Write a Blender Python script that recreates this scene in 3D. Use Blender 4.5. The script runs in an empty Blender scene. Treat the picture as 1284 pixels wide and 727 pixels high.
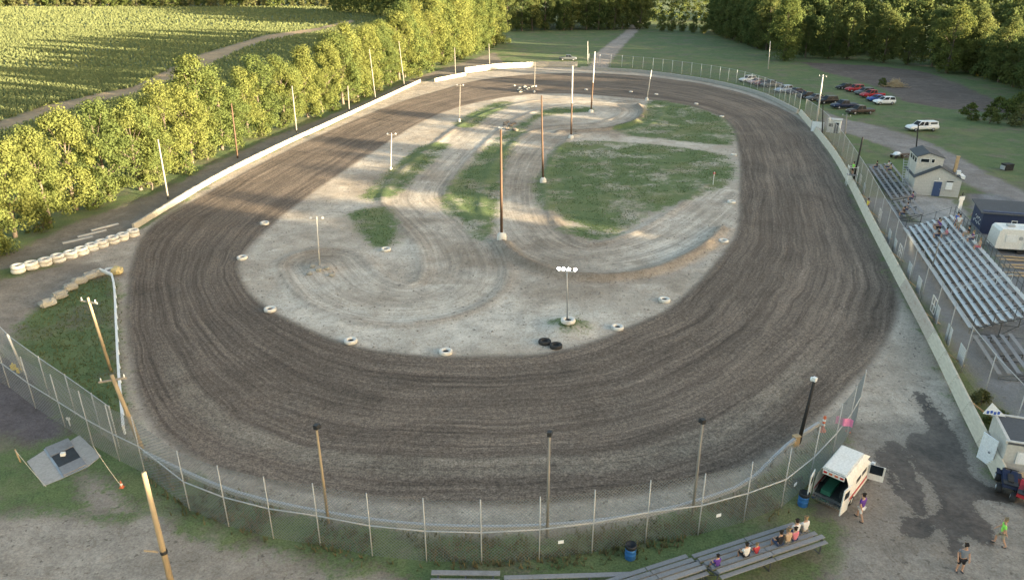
import bpy, math, random
import numpy as np
from mathutils import Vector, Matrix
R = math.radians
rnd = random.Random(7)
rng = np.random.default_rng(11)
scn = bpy.context.scene
COL = scn.collection

# ------------------------------------------------------------------ camera
F, CX, CY, CAMH, HORIZON = 928.0, 642.0, 363.5, 28.6, -43.0
TH = math.atan((CY - HORIZON) / F)
CT, ST = math.cos(TH), math.sin(TH)
cam_d = bpy.data.cameras.new('camera'); cam = bpy.data.objects.new('camera', cam_d); COL.objects.link(cam)
cam_d.sensor_width = 36.0; cam_d.lens = 36.0 * F / 1284.0; cam_d.clip_start = 0.5; cam_d.clip_end = 6000
cam.location = (0, 0, CAMH); cam.rotation_euler = (math.pi / 2 - TH, 0, 0)
scn.camera = cam

# ------------------------------------------------------------------ sky, sun, exposure
SUN_EL, LX, LY = R(6.2), -0.90, 0.436            # light travels towards (LX, LY)
w = bpy.data.worlds.new('World'); scn.world = w; w.use_nodes = True
nt = w.node_tree; nt.nodes.clear()
sky = nt.nodes.new('ShaderNodeTexSky'); sky.sky_type = 'NISHITA'; sky.sun_disc = False
sky.sun_elevation = SUN_EL; sky.sun_rotation = math.atan2(-LX, -LY)
sky.altitude = 200; sky.air_density = 1.0; sky.dust_density = 2.3; sky.ozone_density = 0.5
bg = nt.nodes.new('ShaderNodeBackground'); bg.inputs[1].default_value = 0.09
wo = nt.nodes.new('ShaderNodeOutputWorld')
nt.links.new(sky.outputs[0], bg.inputs[0]); nt.links.new(bg.outputs[0], wo.inputs[0])
sl = bpy.data.lights.new('sun', 'SUN'); so = bpy.data.objects.new('sun', sl); COL.objects.link(so)
sl.energy = 5.0; sl.angle = R(0.55); sl.color = (1.0, 0.81, 0.54)
d = Vector((LX * math.cos(SUN_EL), LY * math.cos(SUN_EL), -math.sin(SUN_EL)))
so.rotation_euler = d.to_track_quat('-Z', 'Y').to_euler(); so.location = (60, -40, 60)
scn.view_settings.view_transform = 'Standard'; scn.view_settings.look = 'None'
scn.view_settings.gamma = 1.0; scn.view_settings.use_curve_mapping = False
scn.view_settings.exposure = 3.02
scn.render.engine = 'CYCLES'
scn.cycles.max_bounces = 6; scn.cycles.diffuse_bounces = 3; scn.cycles.transparent_max_bounces = 8
scn.cycles.use_denoising = True; scn.cycles.denoiser = 'OPENIMAGEDENOISE'; scn.cycles.denoising_prefilter = 'ACCURATE'; scn.cycles.use_adaptive_sampling = False

# ------------------------------------------------------------------ survey helpers: photo measures to metres
def G(px, py, z=0.0):
    x = (px - CX) / F; y = (py - CY) / F
    t = (z - CAMH) / -(ST + y * CT)
    return Vector((x * t, (CT - y * ST) * t, z))
def GH(bx, by, ty):
    b = G(bx, by); y = (ty - CY) / F
    return CAMH - b.y * (ST + y * CT) / (CT - y * ST)
def poly(pts, z=0): return np.array([G(*p, z)[:2] for p in pts])
def smooth_poly(P, n=6, closed=True):
    P = np.asarray(P, float); out = []
    N = len(P)
    for i in range(N if closed else N - 1):
        p0 = P[(i - 1) % N] if closed or i > 0 else P[i]; p1 = P[i]
        p2 = P[(i + 1) % N]; p3 = P[(i + 2) % N] if closed or i + 2 < N else P[i + 1]
        for k in range(n):
            t = k / n
            out.append(0.5 * (2 * p1 + (p2 - p0) * t + (2 * p0 - 5 * p1 + 4 * p2 - p3) * t * t + (3 * p1 - p0 - 3 * p2 + p3) * t ** 3))
    if not closed: out.append(P[-1])
    return np.array(out)
def resample(P, step):
    P = np.asarray(P, float); s = np.r_[0, np.cumsum(np.hypot(*np.diff(P, axis=0).T))]
    n = max(1, round(s[-1] / step)); q = np.linspace(0, s[-1], n + 1)
    return np.c_[np.interp(q, s, P[:, 0]), np.interp(q, s, P[:, 1])]

# ------------------------------------------------------------------ materials
MATS = {}
class NT:
    def __init__(s, name):
        s.m = bpy.data.materials.new(name); s.m.use_nodes = True
        s.t = s.m.node_tree; s.t.nodes.clear()
        s.out = s.n('ShaderNodeOutputMaterial'); MATS[name] = s.m
    def n(s, typ, **kw):
        o = s.t.nodes.new(typ)
        for k, v in kw.items(): setattr(o, k, v)
        return o
    def put(s, sock, v):
        if hasattr(v, 'is_linked') or isinstance(v, bpy.types.NodeSocket): s.t.links.new(v, sock)
        elif isinstance(v, (tuple, list)) and sock.type == 'RGBA' and len(v) == 3: sock.default_value = (*v, 1)
        else: sock.default_value = v
    def math(s, op, a, b=0.0, c=0.0, clamp=False):
        o = s.n('ShaderNodeMath', operation=op, use_clamp=clamp)
        s.put(o.inputs[0], a); s.put(o.inputs[1], b); s.put(o.inputs[2], c); return o.outputs[0]
    def attr(s, name, color=False):
        o = s.n('ShaderNodeAttribute', attribute_name=name); return o.outputs['Color' if color else 'Fac']
    def pos(s): return s.n('ShaderNodeNewGeometry').outputs['Position']
    def objco(s): return s.n('ShaderNodeTexCoord').outputs['Object']
    def noise(s, vec, scale, detail=4, rough=0.6, dist=0.0):
        o = s.n('ShaderNodeTexNoise'); s.put(o.inputs['Vector'], vec); o.inputs['Scale'].default_value = scale
        o.inputs['Detail'].default_value = detail; o.inputs['Roughness'].default_value = rough; o.inputs['Distortion'].default_value = dist
        return o.outputs['Fac']
    def ramp(s, x, lo, hi, a=0.0, b=1.0, smooth=True):
        o = s.n('ShaderNodeMapRange', interpolation_type='SMOOTHSTEP' if smooth else 'LINEAR')
        s.put(o.inputs['Value'], x); s.put(o.inputs['From Min'], lo); s.put(o.inputs['From Max'], hi)
        s.put(o.inputs['To Min'], a); s.put(o.inputs['To Max'], b); return o.outputs['Result']
    def mix(s, f, a, b, mode='MIX'):
        o = s.n('ShaderNodeMix', data_type='RGBA', blend_type=mode)
        s.put(o.inputs[0], f); s.put(o.inputs[6], a); s.put(o.inputs[7], b); return o.outputs[2]
    def scale_col(s, col, f):
        o = s.n('ShaderNodeVectorMath', operation='SCALE'); s.put(o.inputs[0], col); s.put(o.inputs['Scale'], f); return o.outputs[0]
    def xyz(s, x, y, z):
        o = s.n('ShaderNodeCombineXYZ'); s.put(o.inputs[0], x); s.put(o.inputs[1], y); s.put(o.inputs[2], z); return o.outputs[0]
    def bump(s, h, strength=0.5, dist=0.05):
        o = s.n('ShaderNodeBump'); o.inputs['Strength'].default_value = strength; o.inputs['Distance'].default_value = dist
        s.put(o.inputs['Height'], h); return o.outputs[0]
    def pbr(s, col, rough=0.8, metal=0.0, normal=None, spec=0.3, emit=None, estr=0.0):
        o = s.n('ShaderNodeBsdfPrincipled'); s.put(o.inputs['Base Color'], col); s.put(o.inputs['Roughness'], rough)
        s.put(o.inputs['Metallic'], metal); s.put(o.inputs['Specular IOR Level'], spec)
        if normal is not None: s.put(o.inputs['Normal'], normal)
        if emit: s.put(o.inputs['Emission Color'], emit); o.inputs['Emission Strength'].default_value = estr
        s.t.links.new(o.outputs[0], s.out.inputs[0]); return o
def paint(name, col, rough=0.55, metal=0.0, dirt=0.25, dirtcol=(0.16, 0.13, 0.10), sc=1.6, spec=0.3, var=0.12, bump=0.0):
    s = NT(name); p = s.objco()
    n1 = s.noise(p, sc, 5, 0.65); n2 = s.noise(p, sc * 9, 3, 0.6)
    c = s.mix(s.ramp(n1, 0.5, 0.8, 0, dirt), col, dirtcol)
    c = s.scale_col(c, s.ramp(n2, 0.25, 0.75, 1 - var, 1 + var))
    nm = s.bump(n2, 0.4, bump) if bump else None
    s.pbr(c, s.ramp(n1, 0.3, 0.7, max(rough - 0.1, 0.02), rough + 0.1), metal, nm, spec); return s.m
def glassy(name, col=(0.015, 0.02, 0.025)):
    s = NT(name); n1 = s.noise(s.objco(), 2.0); s.pbr(s.scale_col(col, s.ramp(n1, 0.3, 0.7, 0.8, 1.3)), 0.3, 0, None, 0.06)
def woodmat(name, col, dark, sc=6.0):
    s = NT(name); p = s.objco()
    mp = s.n('ShaderNodeMapping'); mp.inputs['Scale'].default_value = (sc, sc, 0.35); s.put(mp.inputs[0], p)
    n1 = s.noise(mp.outputs[0], 2.0, 5, 0.6); n2 = s.noise(p, 0.45, 3, 0.6)
    c = s.mix(n1, dark, col); c = s.mix(s.ramp(n2, 0.45, 0.75, 0, 0.55), c, dark)
    s.pbr(c, 0.85, 0, s.bump(n1, 0.5, 0.01)); return s.m
for a in [('white_wall', (0.38, 0.355, 0.30), .8, 0, .85, (.24, .19, .14), 1.1), ('white_tyre', (.58, .565, .52), .8, 0, .75, (.17, .14, .11), 2.2),
          ('rubber', (.025, .025, .026), .85, 0, .5, (.12, .11, .1), 2), ('rail_cream', (.50, .455, .365), .65, 0, .7, (.22, .15, .10), .9),
          ('steel', (.33, .35, .37), .45, .7, .3, (.2, .17, .14), 2), ('galv', (.37, .38, .385), .6, .12, .2, (.2, .18, .16), 2),
          ('wire', (.19, .205, .21), .6, .2, .1, (.2, .18, .16), 2), ('dark_metal', (.03, .032, .036), .5, .3, .2, (.1, .09, .08), 3),
          ('alu', (.52, .55, .565), .5, .2, .3, (.2, .19, .17), 1.2), ('grey_plank', (.215, .215, .22), .7, 0, .4, (.12, .11, .1), 1.2),
          ('under_steel', (.08, .085, .09), .6, .3, .3, (.12, .09, .07), 2), ('white_paint', (.70, .71, .70), .5, 0, .2, (.3, .27, .22), 1.2),
          ('block_wall', (.46, .45, .42), .85, 0, .35, (.25, .23, .2), .7), ('roof_grey', (.075, .08, .088), .9, 0, .35, (.14, .13, .12), 1),
          ('blue_door', (.045, .075, .16), .5, 0, .15, (.1, .1, .1), 1), ('navy_wall', (.028, .04, .085), .6, 0, .2, (.07, .07, .08), .8),
          ('concrete', (.33, .32, .30), .9, 0, .4, (.2, .18, .16), .8), ('rock', (.27, .265, .235), .95, 0, .45, (.15, .14, .11), 1.2),
          ('yellow_rock', (.45, .38, .2), .9, 0, .3, (.2, .17, .11), 1.5), ('orange', (.55, .14, .06), .6, 0, .2, (.3, .15, .1), 2),
          ('blue_plastic', (.03, .13, .34), .5, 0, .25, (.1, .1, .11), 2), ('yellow', (.7, .55, .12), .6, 0, .3, (.3, .22, .1), 2),
          ('amb_white', (.68, .67, .63), .45, 0, .3, (.4, .36, .28), .8), ('amb_red', (.4, .04, .035), .4, 0, .1, (.2, .1, .1), 1),
          ('amb_inside', (.035, .045, .045), .7, 0, .2, (.08, .08, .07), 1), ('green_pad', (.03, .14, .09), .6, 0, .1, (.05, .08, .06), 1),
          ('skin', (.46, .27, .18), .6, 0, .05, (.35, .2, .14), 3), ('hair_dark', (.03, .022, .017), .8, 0, .1, (.06, .04, .03), 6),
          ('hair_fair', (.28, .2, .11), .8, 0, .1, (.2, .14, .08), 6), ('shoe', (.06, .06, .065), .7, 0, .2, (.1, .1, .1), 5),
          ('pink', (.75, .25, .42), .7, 0, .1, (.5, .2, .3), 2), ('rope', (.55, .5, .38), .9, 0, .2, (.3, .25, .2), 4),
          ('tan_wood', (.42, .31, .18), .85, 0, .4, (.2, .14, .09), 1.5), ('soil_clod', (.2, .17, .14), .95, 0, .4, (.12, .1, .08), 1.2),
          ('sign_white', (.7, .72, .74), .5, 0, .2, (.4, .4, .4), 1), ('sign_blue', (.04, .1, .4), .5, 0, .1, (.1, .1, .2), 1),
          ('red_light', (.4, .02, .02), .3, 0, 0, (.1, .1, .1), 1), ('head_light', (.6, .62, .62), .15, 0, 0, (.3, .3, .3), 1),
          ('chrome', (.5, .5, .5), .25, .9, .1, (.2, .2, .2), 2)]:
    paint(*a)
CLOTH = {'purple': (.1, .04, .24), 'white': (.62, .6, .58), 'red': (.42, .05, .06), 'black': (.018, .018, .022), 'tan': (.42, .3, .2), 'blue': (.06, .13, .42),
         'lime': (.28, .75, .12), 'grey': (.16, .18, .21), 'khaki': (.33, .29, .22), 'denim': (.05, .07, .13), 'rose': (.5, .16, .2), 'plum': (.14, .06, .16), 'hivis': (.7, .6, .1)}
for k, c in CLOTH.items(): paint('cloth_' + k, c, .9, 0, .1, tuple(x * .6 for x in c), 5)
CARS = {'white': (.7, .7, .7), 'black': (.012, .013, .016), 'red': (.32, .02, .03), 'maroon': (.14, .025, .04), 'blue': (.02, .06, .24), 'navy': (.015, .025, .06),
        'silver': (.38, .4, .43), 'grey': (.1, .11, .12), 'brown': (.06, .045, .04), 'paleblue': (.33, .4, .5), 'pink': (.5, .36, .36)}
for k, c in CARS.items(): paint('car_' + k, c, .35, 0, .12, (.15, .14, .12), 1.0, .22, .04)
glassy('glass')
woodmat('pole_wood', (.42, .34, .22), (.22, .165, .105)); woodmat('pole_grey', (.30, .28, .25), (.16, .15, .13)); woodmat('pole_brown', (.14, .085, .055), (.055, .036, .026))
woodmat('pole_white', (.58, .57, .54), (.36, .35, .33)); woodmat('pole_dark', (.04, .038, .036), (.018, .017, .017)); woodmat('bark', (.16, .13, .10), (.07, .055, .045))
s = NT('lamp_lit'); s.pbr((1, 1, 1), .4, 0, None, .3, (1, .95, .85), 9.0)
def leafmat(name, c1, c2, c3, trans=.35):
    s = NT(name); oi = s.n('ShaderNodeObjectInfo'); v = s.attr('tint')
    c = s.mix(s.ramp(v, 0.0, 1.0), c1, c2)
    c = s.mix(s.ramp(s.math('ADD', s.noise(s.pos(), .22, 2), s.math('MULTIPLY', s.math('SUBTRACT', oi.outputs['Random'], .5), .6)), .35, .75, 0, .75), c, c3)
    df = s.n('ShaderNodeBsdfDiffuse'); s.put(df.inputs[0], c); tr = s.n('ShaderNodeBsdfTranslucent'); s.put(tr.inputs[0], s.mix(.5, c, s.scale_col(c, 1.25)))
    mx = s.n('ShaderNodeMixShader'); mx.inputs[0].default_value = trans
    s.t.links.new(df.outputs[0], mx.inputs[1]); s.t.links.new(tr.outputs[0], mx.inputs[2]); s.t.links.new(mx.outputs[0], s.out.inputs[0])
leafmat('leaf_row', (.128, .15, .045), (.178, .195, .062), (.085, .12, .042), .42)
leafmat('leaf_wood', (.065, .10, .04), (.11, .14, .052), (.14, .155, .055), .42)
leafmat('leaf_shrub', (.06, .09, .03), (.11, .13, .04), (.13, .13, .06), .3)
leafmat('crop', (.115, .165, .066), (.145, .19, .077), (.18, .195, .09), .5)
leafmat('grass_blade', (.07, .105, .042), (.11, .138, .056), (.15, .15, .07), .4)
leafmat('weed', (.06, .08, .03), (.13, .12, .06), (.2, .16, .09), .3)

# ------------------------------------------------------------------ mesh helpers
def tag(o, label=None, cat=None, group=None, kind=None):
    for k, v in (('label', label), ('category', cat), ('group', group), ('kind', kind)):
        if v: o[k] = v
    return o
class MB:
    def __init__(s): s.v = []; s.f = []; s.mi = []
    def add(s, vs, fs, m=0):
        b = len(s.v); s.v += [tuple(v) for v in vs]; s.f += [tuple(i + b for i in f) for f in fs]; s.mi += [m] * len(fs); return s
    def box(s, c, sz, rz=0, m=0, M=None):
        c = Vector(c); T = M or Matrix.Rotation(rz, 3, 'Z'); x, y, z = [q / 2 for q in sz]
        vs = [c + T @ Vector((a * x, b * y, e * z)) for e in (-1, 1) for a, b in ((-1, -1), (1, -1), (1, 1), (-1, 1))]
        return s.add(vs, [(3, 2, 1, 0), (4, 5, 6, 7), (0, 1, 5, 4), (1, 2, 6, 5), (2, 3, 7, 6), (3, 0, 4, 7)], m)
    def bar(s, p, q, wd, ht, m=0):
        p, q = Vector(p), Vector(q); d = q - p; L = d.length; x = d / L
        up = Vector((0, 0, 1)) if abs(x.z) < .95 else Vector((1, 0, 0)); y = up.cross(x).normalized(); z = x.cross(y)
        return s.box((p + q) / 2, (L, wd, ht), 0, m, Matrix((x, y, z)).transposed())
    def tube(s, p, q, r0, r1=None, n=8, m=0, cap=True):
        r1 = r0 if r1 is None else r1; p, q = Vector(p), Vector(q); x = (q - p).normalized()
        up = Vector((0, 0, 1)) if abs(x.z) < .95 else Vector((1, 0, 0)); y = up.cross(x).normalized(); z = x.cross(y)
        vs = [c + (y * math.cos(a) + z * math.sin(a)) * r for c, r in ((p, r0), (q, r1)) for a in [k * 2 * math.pi / n for k in range(n)]]
        fs = [(k, (k + 1) % n, n + (k + 1) % n, n + k) for k in range(n)]
        if cap: fs += [tuple(range(n - 1, -1, -1)), tuple(range(n, 2 * n))]
        return s.add(vs, fs, m)
    def lathe(s, prof, c=(0, 0, 0), n=20, axis='Z', m=0, closed=False):
        c = Vector(c); vs = []
        for r, h in prof:
            for k in range(n):
                a = k * 2 * math.pi / n; u, v = r * math.cos(a), r * math.sin(a)
                vs.append(c + (Vector((u, v, h)) if axis == 'Z' else Vector((u, h, v))))
        P = len(prof); fs = []
        for i in range(P if closed else P - 1):
            j = (i + 1) % P
            for k in range(n):
                l = (k + 1) % n; q = (i * n + k, i * n + l, j * n + l, j * n + k); fs.append(q if axis == 'Z' else q[::-1])
        return s.add(vs, fs, m)
    def prism(s, pts, y0, y1, m=0, w0=None):
        # (x, z) outline extruded along y from y0 to y1
        n = len(pts); vs = [(x, y0, z) for x, z in pts] + [(x, y1, z) for x, z in pts]
        return s.add(vs, [(k, (k + 1) % n, n + (k + 1) % n, n + k) for k in range(n)] + [tuple(range(n - 1, -1, -1)), tuple(range(n, 2 * n))], m)
    def quad(s, a, b, c, d, m=0): return s.add([a, b, c, d], [(0, 1, 2, 3)], m)
    def mesh(s, name, mats, smooth=False):
        me = bpy.data.meshes.new(name); me.from_pydata(s.v, [], s.f)
        for m in ([mats] if isinstance(mats, str) else mats): me.materials.append(MATS[m])
        me.polygons.foreach_set('material_index', s.mi)
        if smooth: me.polygons.foreach_set('use_smooth', [True] * len(s.f))
        me.update(); return me
    def build(s, name, mats, parent=None, smooth=False, loc=None):
        return link(name, s.mesh(name, mats, smooth), parent, loc)
def link(name, me, parent=None, loc=None, rz=0, sc=None, mat=None):
    o = bpy.data.objects.new(name, me); COL.objects.link(o)
    if parent: o.parent = parent
    if loc is not None: o.location = loc
    if rz: o.rotation_euler = (0, 0, rz)
    if sc: o.scale = sc
    if mat: o.material_slots[0].link = 'OBJECT'; o.material_slots[0].material = MATS[mat]
    return o
def thing(name, label, cat, loc=(0, 0, 0), rz=0, group=None):
    o = bpy.data.objects.new(name, None); COL.objects.link(o); o.location = loc; o.rotation_euler = (0, 0, rz); o.empty_display_size = .3
    return tag(o, label, cat, group)
class Proto:
    """A thing's parts as shared meshes; place() makes an individual with its own part objects."""
    def __init__(s): s.p = []
    def part(s, name, me, loc=(0, 0, 0), parent=None, paint=False): s.p.append((name, me, loc, parent, paint)); return len(s.p) - 1
    def place(s, name, label, cat, loc, rz=0, group=None, mat=None, sc=1.0, mats=None):
        t = thing(name, label, cat, loc, rz, group); t.scale = (sc,) * 3; os_ = []
        for n, me, l, par, pt in s.p:
            mm = (mats or {}).get(n) or (mat if pt else None)
            os_.append(link(n, me, os_[par] if par is not None else t, l, mat=mm))
        return t
def npmesh(name, V, Fc, mat, attrs=None, smooth=False):
    me = bpy.data.meshes.new(name); V = np.asarray(V, np.float32); Fc = np.asarray(Fc, np.int32); k = Fc.shape[1]
    me.vertices.add(len(V)); me.vertices.foreach_set('co', V.ravel())
    me.loops.add(Fc.size); me.loops.foreach_set('vertex_index', Fc.ravel())
    me.polygons.add(len(Fc)); me.polygons.foreach_set('loop_start', np.arange(0, Fc.size, k, dtype=np.int32))
    me.polygons.foreach_set('loop_total', np.full(len(Fc), k, np.int32))
    if smooth: me.polygons.foreach_set('use_smooth', np.ones(len(Fc), bool))
    for n, a in (attrs or {}).items():
        if a.ndim == 1: at = me.attributes.new(n, 'FLOAT', 'POINT'); at.data.foreach_set('value', a.astype(np.float32))
        else: at = me.attributes.new(n, 'FLOAT_COLOR', 'POINT'); at.data.foreach_set('color', np.c_[a, np.ones(len(a))].astype(np.float32).ravel())
    if mat: me.materials.append(MATS[mat])
    me.update(calc_edges=True); return me
def vnoise(x, y, sc, seed=0):
    r = np.random.default_rng(seed).random((257, 257)); x = x * sc + 1000.3; y = y * sc + 1000.7
    xi = np.floor(x).astype(int); yi = np.floor(y).astype(int); u = x - xi; v = y - yi; u = u * u * (3 - 2 * u); v = v * v * (3 - 2 * v)
    a, b = xi % 256, yi % 256
    return (r[a, b] * (1 - u) + r[a + 1, b] * u) * (1 - v) + (r[a, b + 1] * (1 - u) + r[a + 1, b + 1] * u) * v - .5
def sdf(P, X, Y, far=6.0):
    """signed distance, positive inside, clipped to +-far"""
    out = np.full(X.shape, -float(far)); x0, y0 = P.min(0) - far; x1, y1 = P.max(0) + far
    sel = (X > x0) & (X < x1) & (Y > y0) & (Y < y1); x, y = X[sel], Y[sel]
    if not len(x): return out
    dm = np.full(x.shape, 1e9); ins = np.zeros(x.shape, bool)
    for i in range(len(P)):
        a, b = P[i - 1], P[i]; e = b - a; L = e @ e + 1e-12
        t = np.clip(((x - a[0]) * e[0] + (y - a[1]) * e[1]) / L, 0, 1)
        dm = np.minimum(dm, (x - a[0] - t * e[0]) ** 2 + (y - a[1] - t * e[1]) ** 2)
        c = (a[1] > y) != (b[1] > y)
        with np.errstate(divide='ignore', invalid='ignore'): ins ^= c & (x < e[0] * (y - a[1]) / e[1] + a[0])
    dm = np.sqrt(dm); out[sel] = np.clip(np.where(ins, dm, -dm), -far, far); return out
def ldist(P, X, Y, far=8.0):
    out = np.full(X.shape, float(far)); x0, y0 = P.min(0) - far; x1, y1 = P.max(0) + far
    sel = (X > x0) & (X < x1) & (Y > y0) & (Y < y1); x, y = X[sel], Y[sel]
    dm = np.full(x.shape, 1e9)
    for i in range(1, len(P)):
        a, b = P[i - 1], P[i]; e = b - a; L = e @ e + 1e-12
        t = np.clip(((x - a[0]) * e[0] + (y - a[1]) * e[1]) / L, 0, 1)
        dm = np.minimum(dm, (x - a[0] - t * e[0]) ** 2 + (y - a[1] - t * e[1]) ** 2)
    out[sel] = np.minimum(np.sqrt(dm), far); return out

# ------------------------------------------------------------------ plan of the place (outlines)
OUTER = smooth_poly(poly([(163, 350), (160, 400), (165, 450), (177, 500), (210, 548), (268, 581), (335, 604), (430, 621), (540, 630), (645, 631), (766, 623), (854, 608), (931, 584), (988, 552),
    (1035, 512), (1088, 455), (1120, 405), (1122, 360), (1085, 283), (1056, 225), (1028, 178), (997, 146), (955, 126), (915, 113), (866, 103), (800, 95), (730, 92), (660, 94), (600, 101), (560, 111),
    (500, 129), (430, 157), (350, 194), (270, 237), (205, 273), (175, 305)]))
INNER = smooth_poly(poly([(300, 325), (330, 290), (380, 250), (430, 215), (480, 182), (530, 152), (580, 133), (640, 121), (700, 117), (780, 122), (850, 130), (900, 145), (920, 165), (928, 200), (928, 240),
    (925, 290), (905, 320), (880, 350), (840, 385), (790, 410), (740, 430), (690, 442), (640, 447), (560, 447), (500, 443), (440, 433), (390, 415), (345, 393), (315, 370), (300, 345)]))
ARENA = smooth_poly(poly([(20, 338), (165, 292), (270, 228), (350, 187), (430, 150), (527, 104), (583, 93), (660, 85), (730, 85), (800, 90), (870, 100), (920, 110), (960, 122), (1000, 142), (1030, 172),
    (1060, 225), (1088, 282), (1120, 345), (1165, 432), (1200, 520), (1130, 530), (1072, 530), (1028, 545), (985, 585), (930, 620), (860, 645), (800, 660), (700, 672), (600, 675), (500, 669), (394, 652), (300, 630), (236, 603), (182, 575), (158, 548),
    (148, 480), (146, 420), (140, 347), (100, 330)]), 4)
GRASS_IN = [smooth_poly(poly(q), 4) for q in (
    [(668, 232), (680, 215), (690, 195), (705, 181), (740, 177), (800, 180), (860, 186), (915, 198), (917, 225), (890, 240), (850, 255), (810, 270), (782, 290), (757, 300), (735, 285), (700, 270), (675, 255)],
    [(700, 288), (725, 284), (745, 292), (752, 300), (735, 299)],
    [(770, 160), (805, 150), (815, 127), (850, 130), (895, 143), (915, 158), (918, 180), (880, 180), (830, 174), (790, 170)],
    [(553, 252), (580, 215), (610, 185), (640, 162), (660, 150), (690, 136), (735, 134), (742, 140), (700, 143), (670, 151), (655, 170), (640, 190), (630, 215), (625, 250), (615, 290), (600, 300), (575, 275)],
    [(453, 248), (470, 230), (500, 205), (525, 185), (548, 180), (562, 182), (545, 200), (520, 222), (495, 245), (470, 250)],
    [(570, 157), (590, 142), (625, 128), (642, 130), (615, 145), (590, 160)],
    [(437, 268), (460, 262), (490, 263), (497, 300), (480, 310), (460, 300), (445, 280)],
    [(690, 405), (705, 402), (728, 404), (735, 412), (715, 416), (700, 413)])]
GRASS_TRI = smooth_poly(poly([(22, 420), (62, 381), (105, 356), (138, 346), (145, 360), (147, 420), (152, 480), (158, 540), (172, 562), (190, 585), (150, 545), (105, 500), (60, 458)]), 4)
GRAVEL = [(np.array(poly(q)), c) for q, c in (
    ([(-120, 420), (0, 350), (60, 335), (150, 310), (170, 330), (140, 344), (100, 354), (60, 379), (22, 421), (0, 450), (-120, 470)], (.235, .20, .165)),
    ([(-150, 450), (-5, 440), (25, 448), (60, 490), (98, 540), (84, 552), (50, 560), (0, 545), (-150, 560)], (.115, .098, .10)),
    ([(-150, 645), (60, 640), (160, 650), (190, 630), (250, 668), (343, 695), (467, 717), (540, 740), (560, 900), (-150, 900)], (.285, .25, .208)),
    ([(90, 600), (110, 588), (150, 612), (190, 640), (150, 655), (105, 640)], (.25, .215, .18)),
    ([(1075, 490), (1108, 420), (1140, 390), (1165, 432), (1245, 600), (1500, 660), (1500, 950), (980, 950), (1010, 760), (1048, 700), (1040, 660), (1015, 632), (1045, 575)], (.235, .21, .178)),
    ([(1080, 245), (1122, 250), (1217, 405), (1300, 470), (1300, 560), (1235, 490), (1200, 440), (1130, 330)], (.155, .165, .18)),
    ([(1134, 280), (1205, 282), (1300, 380), (1300, 480), (1217, 415)], (.17, .175, .18)),
    ([(1084, 205), (1106, 205), (1150, 250), (1118, 255)], (.19, .19, .185)),
    ([(1118, 250), (1145, 244), (1201, 249), (1222, 282), (1150, 285)], (.30, .295, .28)),
    ([(1035, 140), (1060, 149), (1110, 160), (1170, 180), (1230, 211), (1300, 245), (1300, 268), (1230, 240), (1170, 213), (1110, 184), (1060, 168), (1030, 158)], (.22, .20, .185)),
    ([(1210, 243), (1240, 242), (1320, 262), (1500, 300), (1500, 480), (1290, 400), (1225, 290)], (.17, .17, .175)),
    ([(735, 87), (748, 66), (770, 50), (789, 35), (796, 27), (806, 27), (800, 40), (785, 55), (768, 75), (760, 89)], (.30, .26, .225)),
    ([(0, 340), (-60, 350), (10, 318), (71, 290), (112, 270), (148, 258), (186, 246), (215, 234), (278, 199), (335, 174), (416, 144), (473, 120), (514, 100), (574, 80), (620, 66), (640, 86), (545, 97), (430, 149), (350, 186), (270, 227), (165, 291), (100, 310)], (.20, .175, .145)),
    ([(1005, 78), (1040, 80), (1100, 83), (1160, 90), (1200, 104), (1245, 124), (1280, 142), (1240, 141), (1180, 136), (1130, 127), (1108, 112), (1060, 97), (1030, 90)], (.125, .10, .085)),
    ([(0, 152), (60, 132), (130, 116), (165, 110), (205, 90), (240, 72), (290, 57), (330, 45), (400, 35), (440, 25), (445, 28), (400, 40), (335, 51), (300, 64), (270, 78), (250, 92), (180, 116), (130, 128), (60, 146), (0, 168), (-60, 190), (-60, 172)], (.31, .225, .135)))]
MUD = [smooth_poly(poly(q), 4) for q in (
    [(1150, 495), (1160, 497), (1185, 530), (1203, 560), (1212, 600), (1217, 638), (1240, 662), (1238, 680), (1222, 674), (1208, 668), (1200, 672), (1204, 690), (1194, 694), (1188, 662), (1173, 648), (1180, 630), (1166, 602), (1148, 578), (1138, 560), (1152, 545), (1172, 548), (1160, 520)],
    [(1113, 557), (1124, 558), (1140, 580), (1152, 612), (1161, 645), (1153, 647), (1142, 628), (1130, 600), (1117, 575)],
    [(1135, 650), (1150, 652), (1166, 653), (1171, 666), (1162, 676), (1150, 671), (1138, 672)],
    [(1203, 590), (1235, 608), (1268, 620), (1258, 629), (1215, 616)], [(1100, 570), (1108, 573), (1130, 615), (1122, 612)])]
LANE_L = smooth_poly(poly([(405, 330), (440, 365), (500, 380), (560, 370), (585, 340), (570, 300), (535, 265), (520, 245), (540, 215), (575, 182), (610, 155), (650, 137), (700, 128), (760, 128), (800, 135), (800, 148), (760, 160), (700, 165), (670, 185), (650, 215), (645, 255), (665, 295), (710, 320), (770, 322), (830, 305), (880, 275), (920, 240)]), 6, False)
BERM = [smooth_poly(poly(q), 4, False) for q in ([(630, 305), (645, 322), (672, 336), (710, 346), (760, 349), (810, 343), (850, 330), (885, 310), (905, 288)], [(700, 166), (760, 163), (795, 154), (806, 142), (800, 132)])]
MOUNDS = [(*G(712, 411)[:2], 2.2, .55), (*G(402, 337)[:2], 2.0, .4), (*G(670, 112)[:2], 3, .5)]
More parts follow.
